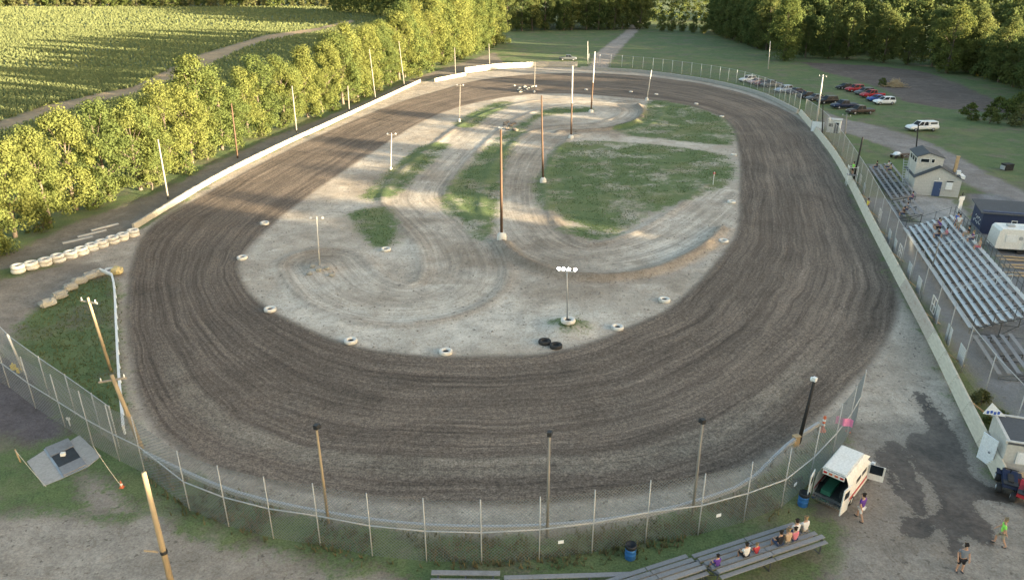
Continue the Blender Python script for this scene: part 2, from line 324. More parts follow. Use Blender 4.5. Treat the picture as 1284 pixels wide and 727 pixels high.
def relief(X, Y):
    near = np.clip((330 - Y) / 60, 0, 1) * np.clip((120 - np.abs(X)) / 30, 0, 1)
    z = (vnoise(X, Y, .12, 1) * .10 + vnoise(X, Y, .5, 2) * .05 + vnoise(X, Y, 1.3, 3) * .022) * near
    for b in BERM: z = z + .55 * np.exp(-(ldist(b, X, Y) / .65) ** 2)
    for mx, my, r, hh in MOUNDS: z = z + hh * np.exp(-((X - mx) ** 2 + (Y - my) ** 2) / r ** 2 * 1.6)
    return z
def hz(x, y): return float(relief(np.array([float(x)]), np.array([float(y)]))[0])

# ------------------------------------------------------------------ the ground, one height field split into its pieces
def grow(a, b, s0, k=1.12):
    out = []; x = a; s_ = s0
    while (x < b) if b > a else (x > b):
        s_ *= k; x = x + s_ if b > a else x - s_; out.append(x)
    return out
xs = np.r_[grow(-76, -1500, .5)[::-1], np.arange(-76, 84.1, .5), grow(84, 1500, .5)]
ys = np.r_[grow(22, -260, .5)[::-1], np.arange(22, 120, .45), np.arange(120, 262, .8), grow(262, 2600, .8, 1.06)]
X, Y = np.meshgrid(xs, ys); nx, ny = len(xs), len(ys)
jx = vnoise(X, Y, .7, 5) * .9 + vnoise(X, Y, .25, 6) * 1.2
so_, si_ = sdf(OUTER, X, Y, 30), sdf(INNER, X, Y, 30)
trk = np.minimum(so_, -si_)
tu = np.clip(-si_, 0, 30) / (np.clip(-si_, 0, 30) + np.clip(so_, 0, 30) + .01) * 20
ar = sdf(ARENA, X, Y)
soil = np.zeros(X.shape + (3,)); soil[:] = (.15, .13, .095)
def lay(mask, col):
    m = np.clip(mask, 0, 1)[..., None]; soil[:] = soil * (1 - m) + np.array(col) * m
grv = np.full(X.shape, -6.0); lab = np.zeros(X.shape, int)
for i, (P, c) in enumerate(GRAVEL):
    q = sdf(P, X, Y) + jx * .6; lay(q / 1.2 + .5, c); grv = np.maximum(grv, q)
    lab[q > 0] = {9: 4, 11: 5, 13: 6, 14: 7, 1: 8, 0: 8}.get(i, 3)
lay((ar + jx * .3) / .8 + .5, (.35, .308, .255)); lab[ar > 0] = 9
lay((si_ + jx * .3) / .8 + .5, (.385, .342, .284)); lab[si_ > 0] = 2
chalk = np.clip(vnoise(X, Y, .11, 21) * 1.6 + vnoise(X, Y, .35, 22) * .9 + .55 * np.exp(-np.abs(si_ - 3.5) / 3) * np.clip((90 - Y) / 25, 0, 1), -.6, .9)
lay(np.clip(chalk, 0, 1) * np.clip(si_, 0, 1), (.47, .435, .375)); lay(np.clip(-chalk * 1.3, 0, .8) * np.clip(si_, 0, 1), (.265, .225, .178))
for b in BERM: lay(np.exp(-(ldist(b, X, Y) / 1.0) ** 2) * .85, (.21, .172, .132))  # brown ridge soil, partly standing in for shading the relief barely shows
lane = ldist(LANE_L, X, Y, 7)
lay(np.exp(-((lane - 4.3 + jx * .5) / .45) ** 2) * .42 * np.clip(si_ / 2, 0, 1), (.23, .19, .15))  # lane lips darkened likewise: brown soil with edge shading in the colour
lay((trk + jx * .25) / .9 + .5, (.118, .10, .084)); lab[trk > 0] = 1
grs = -ar; grs = np.minimum(grs, -grv)
gi = np.full(X.shape, -6.0)
for q in GRASS_IN: gi = np.maximum(gi, sdf(q, X, Y))
lab[(gi > 0) & (si_ > 0)] = 10
tri = sdf(GRASS_TRI, X, Y); grs = np.maximum(np.maximum(np.minimum(grs, 6), gi), tri); lab[tri > 0] = 11
mud = np.full(X.shape, -6.0)
for q in MUD: mud = np.maximum(mud, sdf(q, X, Y))
tz = relief(X, Y) + .13 * np.exp(-((lane - 4.3) / .6) ** 2) * np.clip(si_ / 3, 0, 1) - .05 * np.clip(mud, 0, 1)
gy, gx = np.gradient(tz, ys, xs); NRM = np.stack([-gx, -gy, np.ones_like(gx)], -1); NRM /= np.linalg.norm(NRM, axis=-1, keepdims=True)
att = dict(track=trk, tu=tu, grass=grs, mud=mud, lane=lane)
idx = np.arange(nx * ny).reshape(ny, nx)
quads = np.stack([idx[:-1, :-1], idx[:-1, 1:], idx[1:, 1:], idx[1:, :-1]], -1).reshape(-1, 4)
ql = lab[:-1, :-1].reshape(-1)
VV = np.stack([X, Y, tz], -1).reshape(-1, 3); NN = NRM.reshape(-1, 3)

s = NT('ground'); p = s.pos()
base = s.attr('soil', True); tk, tun, gr_, md, ln = [s.attr(k) for k in ('track', 'tu', 'grass', 'mud', 'lane')]
sep = s.n('ShaderNodeSeparateXYZ'); s.put(sep.inputs[0], p); px_, py_ = sep.outputs[0], sep.outputs[1]
nL, nM, nF, nG = s.noise(p, .09, 4), s.noise(p, .55, 5, .65), s.noise(p, 3.2, 4, .7), s.noise(p, 9.0, 3, .7)
# streaks that follow the racing line, and the paler lanes of the inner road course
tun = s.math('ADD', tun, s.math('MULTIPLY', s.math('SUBTRACT', s.noise(p, .05, 3), .5), 3.5))
strk = s.noise(s.xyz(s.math('MULTIPLY', tun, 1.5), s.math('MULTIPLY', px_, .045), s.math('MULTIPLY', py_, .045)), 1.0, 6, .72)
strk2 = s.noise(s.xyz(s.math('MULTIPLY', tun, .33), s.math('MULTIPLY', px_, .02), s.math('MULTIPLY', py_, .02)), 1.0, 3, .6)
lstr = s.noise(s.xyz(s.math('MULTIPLY', ln, 2.0), s.math('MULTIPLY', px_, .06), s.math('MULTIPLY', py_, .06)), 1.0, 6, .7)
on_t = s.ramp(s.math('ADD', tk, s.math('MULTIPLY', s.math('SUBTRACT', nM, .5), 1.2)), -.4, .5)
c = s.scale_col(base, s.math('ADD', s.ramp(nM, .25, .75, .78, 1.2), s.ramp(nF, .3, .7, -.14, .14)))
c = s.mix(s.ramp(nL, .45, .62, 0, .45), c, s.mix(1.0, base, (.70, .66, .62), 'MULTIPLY'))
c = s.mix(s.ramp(s.noise(p, .2, 6, .7, .6), .56, .68, 0, .6), c, s.scale_col(base, 1.38))
rut = s.math('ABSOLUTE', s.math('SUBTRACT', s.noise(p, .3, 4, .55, 1.6), .5)); c = s.mix(s.ramp(rut, 0, .016, .42, 0), c, s.mix(1.0, c, (.6, .54, .48), 'MULTIPLY'))
c = s.scale_col(c, s.ramp(nG, .3, .7, .82, 1.18)); spk = s.ramp(s.noise(p, 2.6, 2, .5), .65, .70); c = s.mix(s.math('MULTIPLY', spk, .7), c, (.10, .085, .07))
lmask = s.math('MULTIPLY', s.ramp(ln, 6.5, 3.5), s.math('SUBTRACT', 1.0, on_t))
c = s.mix(lmask, c, s.scale_col(c, s.ramp(lstr, .3, .7, .74, 1.22)))
tcol = s.mix(s.ramp(strk, .25, .78), (.076, .0595, .047), (.188, .15, .117))
tcol = s.mix(s.ramp(strk2, .42, .66), tcol, s.scale_col(tcol, 1.32))
pale = s.math('MULTIPLY', s.math('MULTIPLY', s.ramp(tun, 14.6, 15.6), s.ramp(tun, 18.0, 16.6)), s.ramp(py_, 56, 46))
tcol = s.mix(s.math('MULTIPLY', pale, s.ramp(nM, .3, .7, .25, .7)), tcol, (.25, .215, .17))
gro = s.math('ABSOLUTE', s.math('SUBTRACT', s.noise(s.xyz(s.math('MULTIPLY', tun, 1.1), s.math('MULTIPLY', px_, .03), s.math('MULTIPLY', py_, .03)), 1.0, 3, .5), .5))
tcol = s.mix(s.ramp(gro, .004, .03, .5, 0), tcol, s.scale_col(tcol, .55))
damp = s.ramp(s.noise(p, .13, 5, .65, 1.0), .52, .64, 0, .45); tcol = s.mix(damp, tcol, s.scale_col(tcol, .62))
tcol = s.scale_col(tcol, s.math('MULTIPLY', s.math('MULTIPLY', s.ramp(nG, .25, .75, .5, 1.5), s.ramp(nF, .28, .72, .66, 1.34)), s.ramp(nL, .35, .65, .88, 1.1)))
c = s.mix(s.math('MULTIPLY', on_t, .93), c, tcol)
gn = s.math('ADD', s.math('MULTIPLY', s.math('SUBTRACT', nM, .5), 4.6), s.math('MULTIPLY', s.math('SUBTRACT', nF, .5), 3.2))
gmask = s.ramp(s.math('ADD', s.math('ADD', gr_, .35), gn), -.5, 1.0)
bare = s.ramp(s.math('ADD', s.noise(p, .16, 5, .7), s.math('MULTIPLY', nF, .25)), .60, .80, 1.0, .2)
gcol = s.mix(s.ramp(nM, .3, .7), (.076, .115, .046), (.112, .148, .06)); gcol = s.mix(s.ramp(nL, .48, .66, 0, .6), gcol, (.165, .168, .078))
gcol = s.scale_col(gcol, s.ramp(nG, .2, .8, .55, 1.45))
c = s.mix(s.math('MULTIPLY', gmask, bare), c, gcol)
mmask = s.ramp(s.math('ADD', s.math('MULTIPLY_ADD', md, 1.4, .35), s.math('ADD', s.math('MULTIPLY', s.math('SUBTRACT', nM, .5), 2.4), s.math('MULTIPLY', s.math('SUBTRACT', nF, .5), 2.2))), -.05, .22)
c = s.mix(mmask, c, s.scale_col((.07, .057, .047), s.math('MULTIPLY', s.ramp(nM, .3, .7, .65, 1.5), s.ramp(nF, .3, .7, .75, 1.25))))
hgt = s.math('ADD', s.math('MULTIPLY', nF, .6), s.math('ADD', s.math('MULTIPLY', nG, s.math('ADD', .25, s.math('MULTIPLY', gmask, .5))), s.math('MULTIPLY', s.math('MULTIPLY', strk, on_t), 1.1)))
s.pbr(c, s.ramp(mmask, 0, 1, .93, .42), 0, s.bump(hgt, .55, .09), .2)
NAMES = {0: 'ground', 1: 'dirt_track', 2: 'infield_ground', 3: 'gravel_yard', 4: 'access_road', 5: 'dirt_road', 6: 'bare_ground', 7: 'farm_path', 8: 'pit_lane', 9: 'track_shoulder', 10: 'infield_lawn', 11: 'corner_lawn'}
for k, nm in NAMES.items():
    fq = quads[ql == k]
    if not len(fq): continue
    u, inv = np.unique(fq, return_inverse=True)
    me = npmesh(nm, VV[u], inv.reshape(fq.shape), 'ground', dict({a: v.reshape(-1)[u] for a, v in att.items()}, soil=soil.reshape(-1, 3)[u]), True)
    me.normals_split_custom_set_from_vertices(NN[u].astype(np.float32))
    tag(link(nm, me), kind='structure')
def at_grid(A, x, y):
    i = np.clip(np.searchsorted(xs, x), 1, nx - 1); j = np.clip(np.searchsorted(ys, y), 1, ny - 1)
    return A[j, i]

# ------------------------------------------------------------------ trees
def leaves(cen, rad, n, size, rg, flat=.75):
    """n leaf-sized diamonds round each clump centre"""
    k = len(cen); C = np.repeat(cen, n, 0); r = np.repeat(rad, n)
    D = rg.normal(size=(k * n, 3)); D /= np.linalg.norm(D, axis=1, keepdims=True); D *= (rg.random((k * n, 1)) ** .45) * r[:, None]; D[:, 2] *= flat
    P = C + D; nrm = rg.normal(size=P.shape) * .5 + D / (np.linalg.norm(D, axis=1, keepdims=True) + .01) * 1.1 + [0, 0, .3]
    nrm /= np.linalg.norm(nrm, axis=1, keepdims=True); a = np.cross(nrm, rg.normal(size=P.shape)); a /= np.linalg.norm(a, axis=1, keepdims=True) + 1e-9
    b = np.cross(nrm, a); sz = size * (.6 + .8 * rg.random((k * n, 1)))
    V = np.stack([P + a * sz, P + b * sz * .6, P - a * sz, P - b * sz * .6], 1).reshape(-1, 3)
    Fc = np.arange(len(V)).reshape(-1, 4); tint = np.repeat(np.clip(rg.random(k * n) * .6 + np.repeat(rg.random(k), n) * .4, 0, 1), 4)
    return V, Fc, tint
def crown_clumps(H, Rr, zb, k, rg, kind):
    u = rg.random(k) ** .85; z = zb + (H - zb) * u
    prof = {'oval': np.sin(np.pi * (.12 + .86 * u)) ** .6, 'spire': (1 - u) ** .6 * .9 + .18, 'round': np.sqrt(np.clip(1 - (1.9 * u - .85) ** 2, .05, 1)), 'bush': np.sqrt(np.clip(1 - u ** 2, .06, 1))}[kind]
    ang = rg.random(k) * 2 * np.pi; lob = 1 + .22 * np.sin(ang * 3 + rg.random() * 6) + .15 * np.sin(ang * 5 + z * .9)
    r = Rr * prof * lob * (.35 + .65 * rg.random(k) ** .4)
    return np.stack([r * np.cos(ang), r * np.sin(ang), z], 1)
def tree_meshes(name, seed, H, Rr, zb, k, n, leaf, kind, mat, crad=.95):
    rg = np.random.default_rng(seed); C = crown_clumps(H, Rr, zb, k, rg, kind); rad = crad * (.6 + .7 * rg.random(k))
    V, Fc, t = leaves(C, rad, n, leaf, rg)
    cm = npmesh(name + '_crown', V, Fc, mat, dict(tint=t))
    b = MB(); pr = random.Random(seed); x = y = 0.0; pts = [(0, 0, -.15)]; top = H * .8
    for i in range(1, 7): x += pr.uniform(-.18, .18); y += pr.uniform(-.18, .18); pts.append((x, y, top * i / 6))
    r0 = .02 * H + .04
    for i in range(6): b.tube(pts[i], pts[i + 1], r0 * (1 - i / 6.5), r0 * (1 - (i + 1) / 6.5), 7, cap=False)
    for c in C[pr.sample(range(k), min(14, k))]:
        zz = max(.25 * H, min(c[2] * .65, top * .9)); i = min(5, int(zz / top * 6)); q = Vector(pts[i]).lerp(Vector(pts[i + 1]), zz / top * 6 - i)
        b.tube(q, Vector(c), r0 * .38 * (1 - zz / H), .02, 5, cap=False)
    return b.mesh(name + '_trunk', 'bark', True), cm
def treeproto(*a, **kw):
    t, c_ = tree_meshes(*a, **kw); P = Proto(); P.part('trunk', t); P.part('crown', c_); return P
ROWP = [treeproto('row_tree', 20 + i, 12, (3.2, 2.6, 3.0, 3.4, 2.7, 3.6)[i], (.5, 1.3, .8, 1.6, .6, 1.0)[i], 85, 150, .135, ('oval', 'spire', 'oval', 'round')[i % 4], 'leaf_row', crad=1.2) for i in range(6)]
WOODP = [treeproto('wood_tree', 60 + i, 18, 4.2, 1.0, 120, 80, .24, ('oval', 'round', 'spire')[i % 3], 'leaf_wood', crad=1.6) for i in range(5)]
BRIGHTP = [treeproto('bright_tree', 80 + i, 17, 4.4, .8, 120, 80, .23, ('oval', 'round')[i % 2], 'leaf_row', crad=1.6) for i in range(2)]  # wood trees with paler, yellower leaves; their sunlit look is partly in the colour
SHRUBP = [treeproto('shrub', 90 + i, 3.2, 1.7, .15, 60, 30, .15, 'bush', 'leaf_shrub', crad=.55) for i in range(3)]
ORD = ['first', 'second', 'third', 'fourth', 'fifth', 'sixth', 'seventh', 'eighth', 'ninth', 'tenth', 'eleventh', 'twelfth', 'thirteenth', 'fourteenth', 'fifteenth', 'sixteenth', 'seventeenth', 'eighteenth', 'nineteenth', 'twentieth']
def ordn(i):
    if i < 20: return ORD[i]
    t, u = divmod(i + 1, 10); tens = ['', '', 'twenty', 'thirty', 'forty', 'fifty', 'sixty'][t]
    return {20: 'twentieth', 30: 'thirtieth', 40: 'fortieth', 50: 'fiftieth', 60: 'sixtieth'}[i + 1] if u == 0 else tens + '-' + ORD[u - 1]
# the row along the back straight: front edge of the foliage, stems stand 2.4 m behind it
front = resample(smooth_poly(poly([(-60, 365), (-25, 342), (16, 316), (71, 288), (112, 268), (148, 256), (186, 244), (215, 232), (278, 197), (335, 172), (416, 142), (473, 118), (514, 98), (574, 77), (631, 55)]), 4, False), 5.0)
hs = lambda y: np.interp(y, [60, 80, 100, 112, 135, 160, 190, 230, 300], [13, 13.2, 13.2, 14.2, 12.8, 13, 15, 17.5, 18])
for i, q in enumerate(front):
    e = front[min(i + 1, len(front) - 1)] - front[max(i - 1, 0)]; e /= np.hypot(*e); nrm = np.array([-e[1], e[0]])
    pos = q + nrm * rnd.uniform(2.0, 3.6) + e * rnd.uniform(-.8, .8); h_ = hs(pos[1]) * rnd.choice((.68, .8, .92, 1.0, 1.08, 1.14) if i > 6 else (.88, .95, 1.0)) * rnd.uniform(.94, 1.05)
    ROWP[rnd.randrange(6)].place('row_tree', 'sunlit yellow-green tree in the row behind the back wall, %s from the pit entrance' % ordn(i), 'tree', (*pos, 0), rnd.uniform(0, 6.28), 'trees in the row behind the back wall', sc=h_ / 12)
# undergrowth at the foot of the row
for i, q in enumerate(resample(front, 9.0)):
    e = rnd.uniform(-1, 1); SHRUBP[i % 3].place('shrub', 'low shrub below the tree row, %s from the pit entrance' % ordn(i), 'shrub', (q[0] - 1.3 + e * .4, q[1] + e, 0), rnd.uniform(0, 6), 'shrubs at the foot of the tree row', sc=rnd.uniform(.5, .95))
# gaps shaped into the woods so streaks of sun reach these ground spots
TG = math.tan(SUN_EL); LN = math.hypot(LX, LY); SX, SY = -LX / LN, -LY / LN
SUN_TARGETS = [G(*q)[:2] for q in ((790, 72), (900, 66), (865, 160), (730, 190), (745, 287), (560, 250), (700, 78), (520, 300))]
def skyline(x, y, H):
    for gx_, gy_ in SUN_TARGETS:
        al = (x - gx_) * SX + (y - gy_) * SY; pe = abs((x - gx_) * SY - (y - gy_) * SX)
        if al > 20 and pe < 2.4: H = min(H, max(3.0, TG * al * .88))
    return H
# far treelines and the wood on the other side
def edge_trees(pts, step, protos, hr, name, label, group, ranks=1, dep=6.5, h0=18.0, jit=1.6):
    for r in range(ranks):
        L = resample(smooth_poly(np.array(pts, float), 4, False), step)
        for iq, q in enumerate(L):
            e = np.array([rnd.uniform(-jit, jit), r * dep + rnd.uniform(-jit, jit)])
            protos[rnd.randrange(len(protos))].place(name, label + ', %s from its left end' % ordn(iq), 'tree', (q[0] + e[0], q[1] + e[1], 0), rnd.uniform(0, 6.28), group, sc=skyline(q[0] + e[0], q[1] + e[1], rnd.uniform(*hr)) / h0)
edge_trees([(-2, 372), (20, 378), (40, 380), (62, 384)], 6.5, WOODP, (17, 22), 'wood_tree', 'dark tree of the wood edge left of the dirt road', 'wood edge trees left of the dirt road', 1)
edge_trees([(72, 372), (80, 368), (88, 360)], 5.0, BRIGHTP, (7, 10), 'young_tree', 'small young tree beside the end of the dirt road', 'young trees by the dirt road')
edge_trees([(96, 372), (92, 330), (93, 300), (94, 285)], 7.0, WOODP, (16, 21), 'wood_tree', 'dark tree of the wood right of the far lawn', 'wood edge trees right of the far lawn')
edge_trees([(94, 262), (110, 257), (122, 246), (132, 232)], 6.5, WOODP, (13, 18), 'wood_tree', 'shaded tree of the wood behind the bare ground', 'wood edge trees behind the bare ground')
edge_trees([(134, 226), (130, 200), (126, 182), (121, 168)], 6.0, WOODP, (13, 19), 'wood_tree', 'tree of the wood right of the bare ground', 'wood edge trees at the right edge')
BRIGHTP[0].place('bright_tree', 'tall sunlit yellow-green tree standing out at the corner of the wood', 'tree', (*G(982, 76)[:2], 0), 1.0, sc=1.12)
BRIGHTP[1].place('bright_tree', 'sunlit yellow tree above the right end of the bare ground', 'tree', (126, 222, 0), 1.0, sc=1.05)
for i, (a, b) in enumerate(((1215, 150), (1240, 155), (1262, 150), (1280, 158), (1250, 140), (1275, 140))):
    SHRUBP[i % 3].place('shrub', 'low green bush right of the bare ground, %s' % ('leftmost', 'second from the left', 'third from the left', 'in front at the frame edge', 'upper left one', 'upper right one')[i], 'shrub', (*G(a, b)[:2], 0), i, 'bushes at the right end of the bare ground', sc=rnd.uniform(.8, 1.3))
xx = -440; nsh = 0
while xx < -75:
    yy = 600 - .02 * (xx + 250); SHRUBP[rnd.randrange(3)].place('hedge_shrub', 'pale shrub in the hedge beyond the crop field, %s from the left' % ordn(min(58, nsh)), 'shrub', (xx, yy + rnd.uniform(-2, 2), 0), rnd.uniform(0, 6), 'shrubs at the far end of the crop field', sc=rnd.uniform(1.7, 2.9)); xx += rnd.uniform(6, 9); nsh += 1
def mass(name, label, spots, seed, mat='leaf_wood', k=62, n=20, leaf=.5):
    rg = np.random.default_rng(seed); Vs, Ts = [], []
    for x, y, H in spots:
        H = skyline(x, y, H)
        C = crown_clumps(H, H * .24, .8, k, rg, ('oval', 'round', 'spire')[rg.integers(3)]); C[:, 0] += x; C[:, 1] += y
        V, _, t = leaves(C, 1.7 * (.6 + .7 * rg.random(k)), n, leaf, rg); Vs.append(V); Ts.append(t)
    V = np.concatenate(Vs); o = link(name, npmesh(name, V, np.arange(len(V)).reshape(-1, 4), mat, dict(tint=np.concatenate(Ts)))); tag(o, label, 'forest', None, 'stuff')
sp = []
for x in np.arange(-120, 75, 7.5):
    for r in range(3): sp.append((x + rnd.uniform(-2, 2), 390 + r * 9 + (max(0, -x) * 1.2) + rnd.uniform(-3, 3), rnd.uniform(18, 26)))
for x in np.arange(-470, -60, 9):
    for r in range(2): sp.append((x, 615 + r * 10 + rnd.uniform(-3, 3), rnd.uniform(9, 15) if x < -200 else rnd.uniform(14, 20)))
for x in np.arange(70, 330, 8):
    for r in range(2): sp.append((x, 440 + r * 10 + rnd.uniform(-3, 3), rnd.uniform(19, 25)))
for y in np.arange(290, 390, 7.5):
    for r in range(4): sp.append((103 + r * 8 + rnd.uniform(-2, 2), y + rnd.uniform(-2, 2), rnd.uniform(17, 25)))
for x in np.arange(104, 260, 7.5):
    for r in range(4): sp.append((x + rnd.uniform(-2, 2), 270 - max(0, x - 120) * .3 + r * 8 + rnd.uniform(-2, 2), rnd.uniform(12, 17) + r * 2.2))
for y in np.arange(165, 250, 7):
    for r in range(4): sp.append((138 - (250 - y) * .12 + r * 8 + rnd.uniform(-2, 2), y, rnd.uniform(9, 13)))
mass('far_woods', 'dense dark green woods behind the lawns and the bare ground', sp, 5)
# the same wood runs on along the grandstand side; at sunset it shades most of the track
sp = []
for y in np.arange(-110, 165, 5.0):
    xe = np.interp(y, [-110, 0, 60, 110, 165], [150, 134, 126, 121, 120])
    hh = np.interp(y, [-110, -25, -8, 15, 40, 70, 110, 165], [27, 26, 22.5, 19.5, 17.5, 15, 12.5, 11.5]) + (2.4 * math.sin(y * .31) + 1.8 * math.sin(y * .83 + 1) if y > -20 else 0)
    for r in range(6 if y < 5 else 4): sp.append((xe + 4 + r * 7 + rnd.uniform(-2, 2), y + rnd.uniform(-2, 2), hh * rnd.uniform(.88, 1.06)))
mass('roadside_woods', 'dense woods running on beside the access road', sp, 6, k=80, n=15, leaf=.66)

# ------------------------------------------------------------------ crop field, grass and weeds (stuff)
def tufts(name, label, cat, pts, ht, wd, mat, seed, blades=3, lean=.5):
    rg = np.random.default_rng(seed); n = len(pts); V = []; T = []
    ht = np.broadcast_to(ht, (n,)); wd = np.broadcast_to(wd, (n,)); z = relief(pts[:, 0], pts[:, 1]) - .02 if n < 60000 and pts[:, 1].max() < 330 else np.zeros(n)
    t0 = rg.random(n)
    for k in range(blades):
        a = rg.random(n) * 6.283; h_ = ht * (.6 + .7 * rg.random(n)); d_ = np.stack([np.cos(a), np.sin(a)], 1); pr = np.stack([-d_[:, 1], d_[:, 0]], 1)
        b0 = pts + d_ * wd[:, None] * .15; tip = pts + d_ * (lean * h_ * (.3 + rg.random(n)))[:, None]; ww = (wd * .5)[:, None]
        mk = lambda P, zz: np.c_[P, z + zz]
        V.append(np.stack([mk(b0 - pr * ww, 0), mk(b0 + pr * ww, 0), mk(tip + pr * ww * .45, h_), mk(tip - pr * ww * .45, h_)], 1)); T.append(np.repeat(np.clip(t0 * .6 + rg.random(n) * .4, 0, 1)[:, None], 4, 1))
    V = np.concatenate(V).reshape(-1, 3); o = link(name, npmesh(name, V, np.arange(len(V)).reshape(-1, 4), mat, dict(tint=np.concatenate(T).reshape(-1)))); return tag(o, label, cat, None, 'stuff')
rowline = np.array([[p_[0] - 4.5, p_[1]] for p_ in front]); farm = GRAVEL[14][0]
def crop_pts(step, y0, y1, x0, seed):
    rg = np.random.default_rng(seed); gx_, gy_ = np.meshgrid(np.arange(x0, 40, step * .8), np.arange(y0, y1, step * 1.15)); p_ = np.c_[gx_.ravel(), gy_.ravel()]
    p_ += rg.normal(size=p_.shape) * [step * .3, step * .12]
    lim = np.interp(p_[:, 1], rowline[:, 1], rowline[:, 0]) - 1.5; lim = np.where(p_[:, 1] > 300, -60 - (p_[:, 1] - 300) * .02, lim)
    dep = p_[:, 1] * CT + CAMH * ST
    p_ = p_[(p_[:, 0] < lim) & (p_[:, 0] > -.74 * dep - 30)]
    return p_[sdf(farm, p_[:, 0], p_[:, 1]) < -.4 + .8 * rg.random(len(p_))]
a = crop_pts(.72, 70, 230, -190, 1); b = crop_pts(1.35, 230, 400, -320, 2); c_ = crop_pts(2.5, 400, 596, -460, 3)
pts = np.concatenate([a, b, c_]); n1, n2, n3 = len(a), len(b), len(c_)
hv = np.r_[np.full(n1, .7), np.full(n2, .75), np.full(n3, .8)] * (1 + .5 * vnoise(pts[:, 0], pts[:, 1], .06, 8)); wv = np.r_[np.full(n1, .34), np.full(n2, .6), np.full(n3, 1.1)]
tufts('crop_plants', 'green and yellowing crop standing in the field beyond the trees', 'crop', pts, hv, wv, 'crop', 1, 3, .45)
def scatter(polyg, dens, seed, cond=None):
    rg = np.random.default_rng(seed); lo, hi = polyg.min(0), polyg.max(0); n = int(np.prod(hi - lo) * dens); p_ = lo + rg.random((n, 2)) * (hi - lo)
    return p_[sdf(polyg, p_[:, 0], p_[:, 1]) + rg.normal(size=n) * .35 > .1]
pts = np.concatenate([scatter(q, 7.0, 30 + i) for i, q in enumerate(GRASS_IN)])
keep = vnoise(pts[:, 0], pts[:, 1], .25, 9) + vnoise(pts[:, 0], pts[:, 1], .8, 10) * .6 > -.25
tufts('infield_grass', 'patchy short grass growing in the infield', 'grass', pts[keep], .09, .10, 'grass_blade', 2, 2, .9)
tufts('corner_grass', 'green grass in the corner beside the pit lane', 'grass', scatter(GRASS_TRI, 14.0, 50), .12, .09, 'grass_blade', 3, 2, .8)
STRIP = poly([(182, 577), (238, 603), (343, 640), (467, 666), (604, 675), (742, 668), (860, 645), (940, 615), (1000, 572), (1040, 545), (1050, 570), (1018, 608), (979, 640), (932, 660), (880, 680), (809, 695), (742, 706), (676, 714), (604, 716), (467, 706), (343, 682), (238, 648), (182, 600)])
wp = scatter(STRIP, 22.0, 51); wp = wp[vnoise(wp[:, 0], wp[:, 1], .35, 12) + vnoise(wp[:, 0], wp[:, 1], 1.0, 13) * .5 > -.12]
tufts('fence_weeds', 'weeds and rough grass along the foot of the near fence', 'weeds', wp, .26, .07, 'weed', 4, 3, .7)

# ------------------------------------------------------------------ walls and barriers
def run(parent, name, meshes, P, z=0, sx=1.0, mat=None):
    """unit-length pieces laid end to end along a polyline"""
    for i in range(len(P) - 1):
        a, b = P[i], P[i + 1]; L = math.hypot(*(b - a)); m = meshes[i % len(meshes)]
        o = link(name, m, parent, (a[0], a[1], z), math.atan2(b[1] - a[1], b[0] - a[0]), (L * .992, 1, 1))
def wall_unit(h, t, seed, mat='white_wall'):
    r = random.Random(seed); b = MB(); y0, y1 = -t / 2, t / 2; n = 4
    tops = [h * r.uniform(.94, 1.03) for _ in range(n + 1)]
    for k in range(n):
        xa, xb = k / n, (k + 1) / n; ha, hb = tops[k], tops[k + 1]
        b.add([(xa, y0 - .05, -.2), (xb, y0 - .05, -.2), (xb, y1 + .05, -.2), (xa, y1 + .05, -.2), (xa, y0, ha), (xb, y0, hb), (xb, y1, hb), (xa, y1, ha)],
              [(0, 1, 5, 4), (2, 3, 7, 6), (4, 5, 6, 7)] + ([(3, 0, 4, 7)] if k == 0 else []) + ([(1, 2, 6, 5)] if k == n - 1 else []))
    return b.mesh('wall_section', mat)
WU = [wall_unit(.72, .26, i) for i in range(4)]
t = thing('back_wall', 'white painted low wall along the back straight, below the tree row', 'wall')
run(t, 'wall_section', WU, resample(smooth_poly(poly([(168, 288), (270, 226), (350, 185.5), (430, 148.5), (527, 103)]), 5, False), 2.6))
WU2 = [wall_unit(.95, .16, 9 + i, 'white_wall') for i in range(3)]
t = thing('turn_wall', 'short white board wall at the start of the far turn', 'wall')
run(t, 'board_section', WU2, resample(poly([(545, 103), (565, 99), (584, 95)]), 3.0))
WU3 = [wall_unit(1.6, .14, 19 + i, 'concrete') for i in range(4)]
t = thing('tall_board_wall', 'taller pale board wall behind the far turn by the parked pickup', 'wall')
run(t, 'board_section', WU3, resample(poly([(583, 92), (625, 86.5), (680, 84), (724, 84)]), 3.0))
# front straight: stacked corrugated guard rail leaning back on stakes
def rail_unit(seed, stain):
    b = MB(); prof = []
    for k in range(13):
        zz = 1.02 * k / 12; yy = -.34 * k / 12 + (.085 if k % 2 else 0); prof.append((yy, zz))
    prof += [(-.45, 1.0), (-.46, .9)]
    n = len(prof); b.add([(x, y, z) for x in (0, 1) for y, z in prof], [(k, n + k, n + k + 1, k + 1)[::-1] for k in range(n - 1)])
    return b.mesh('rail_panel', stain)
paint('rail_rust', (.42, .36, .30), .7, 0, .8, (.24, .10, .07), 1.3)
RU = [rail_unit(0, 'rail_cream')]; RR = [rail_unit(1, 'rail_rust')]
FR = resample(smooth_poly(poly([(1247, 601), (1210, 527), (1167, 436), (1121, 347), (1089, 284), (1061, 227), (1036, 186), (1001, 143)]), 5, False), 3.8)
t = thing('front_guard_rail', 'cream ribbed steel barrier along the front straight below the grandstand', 'barrier')
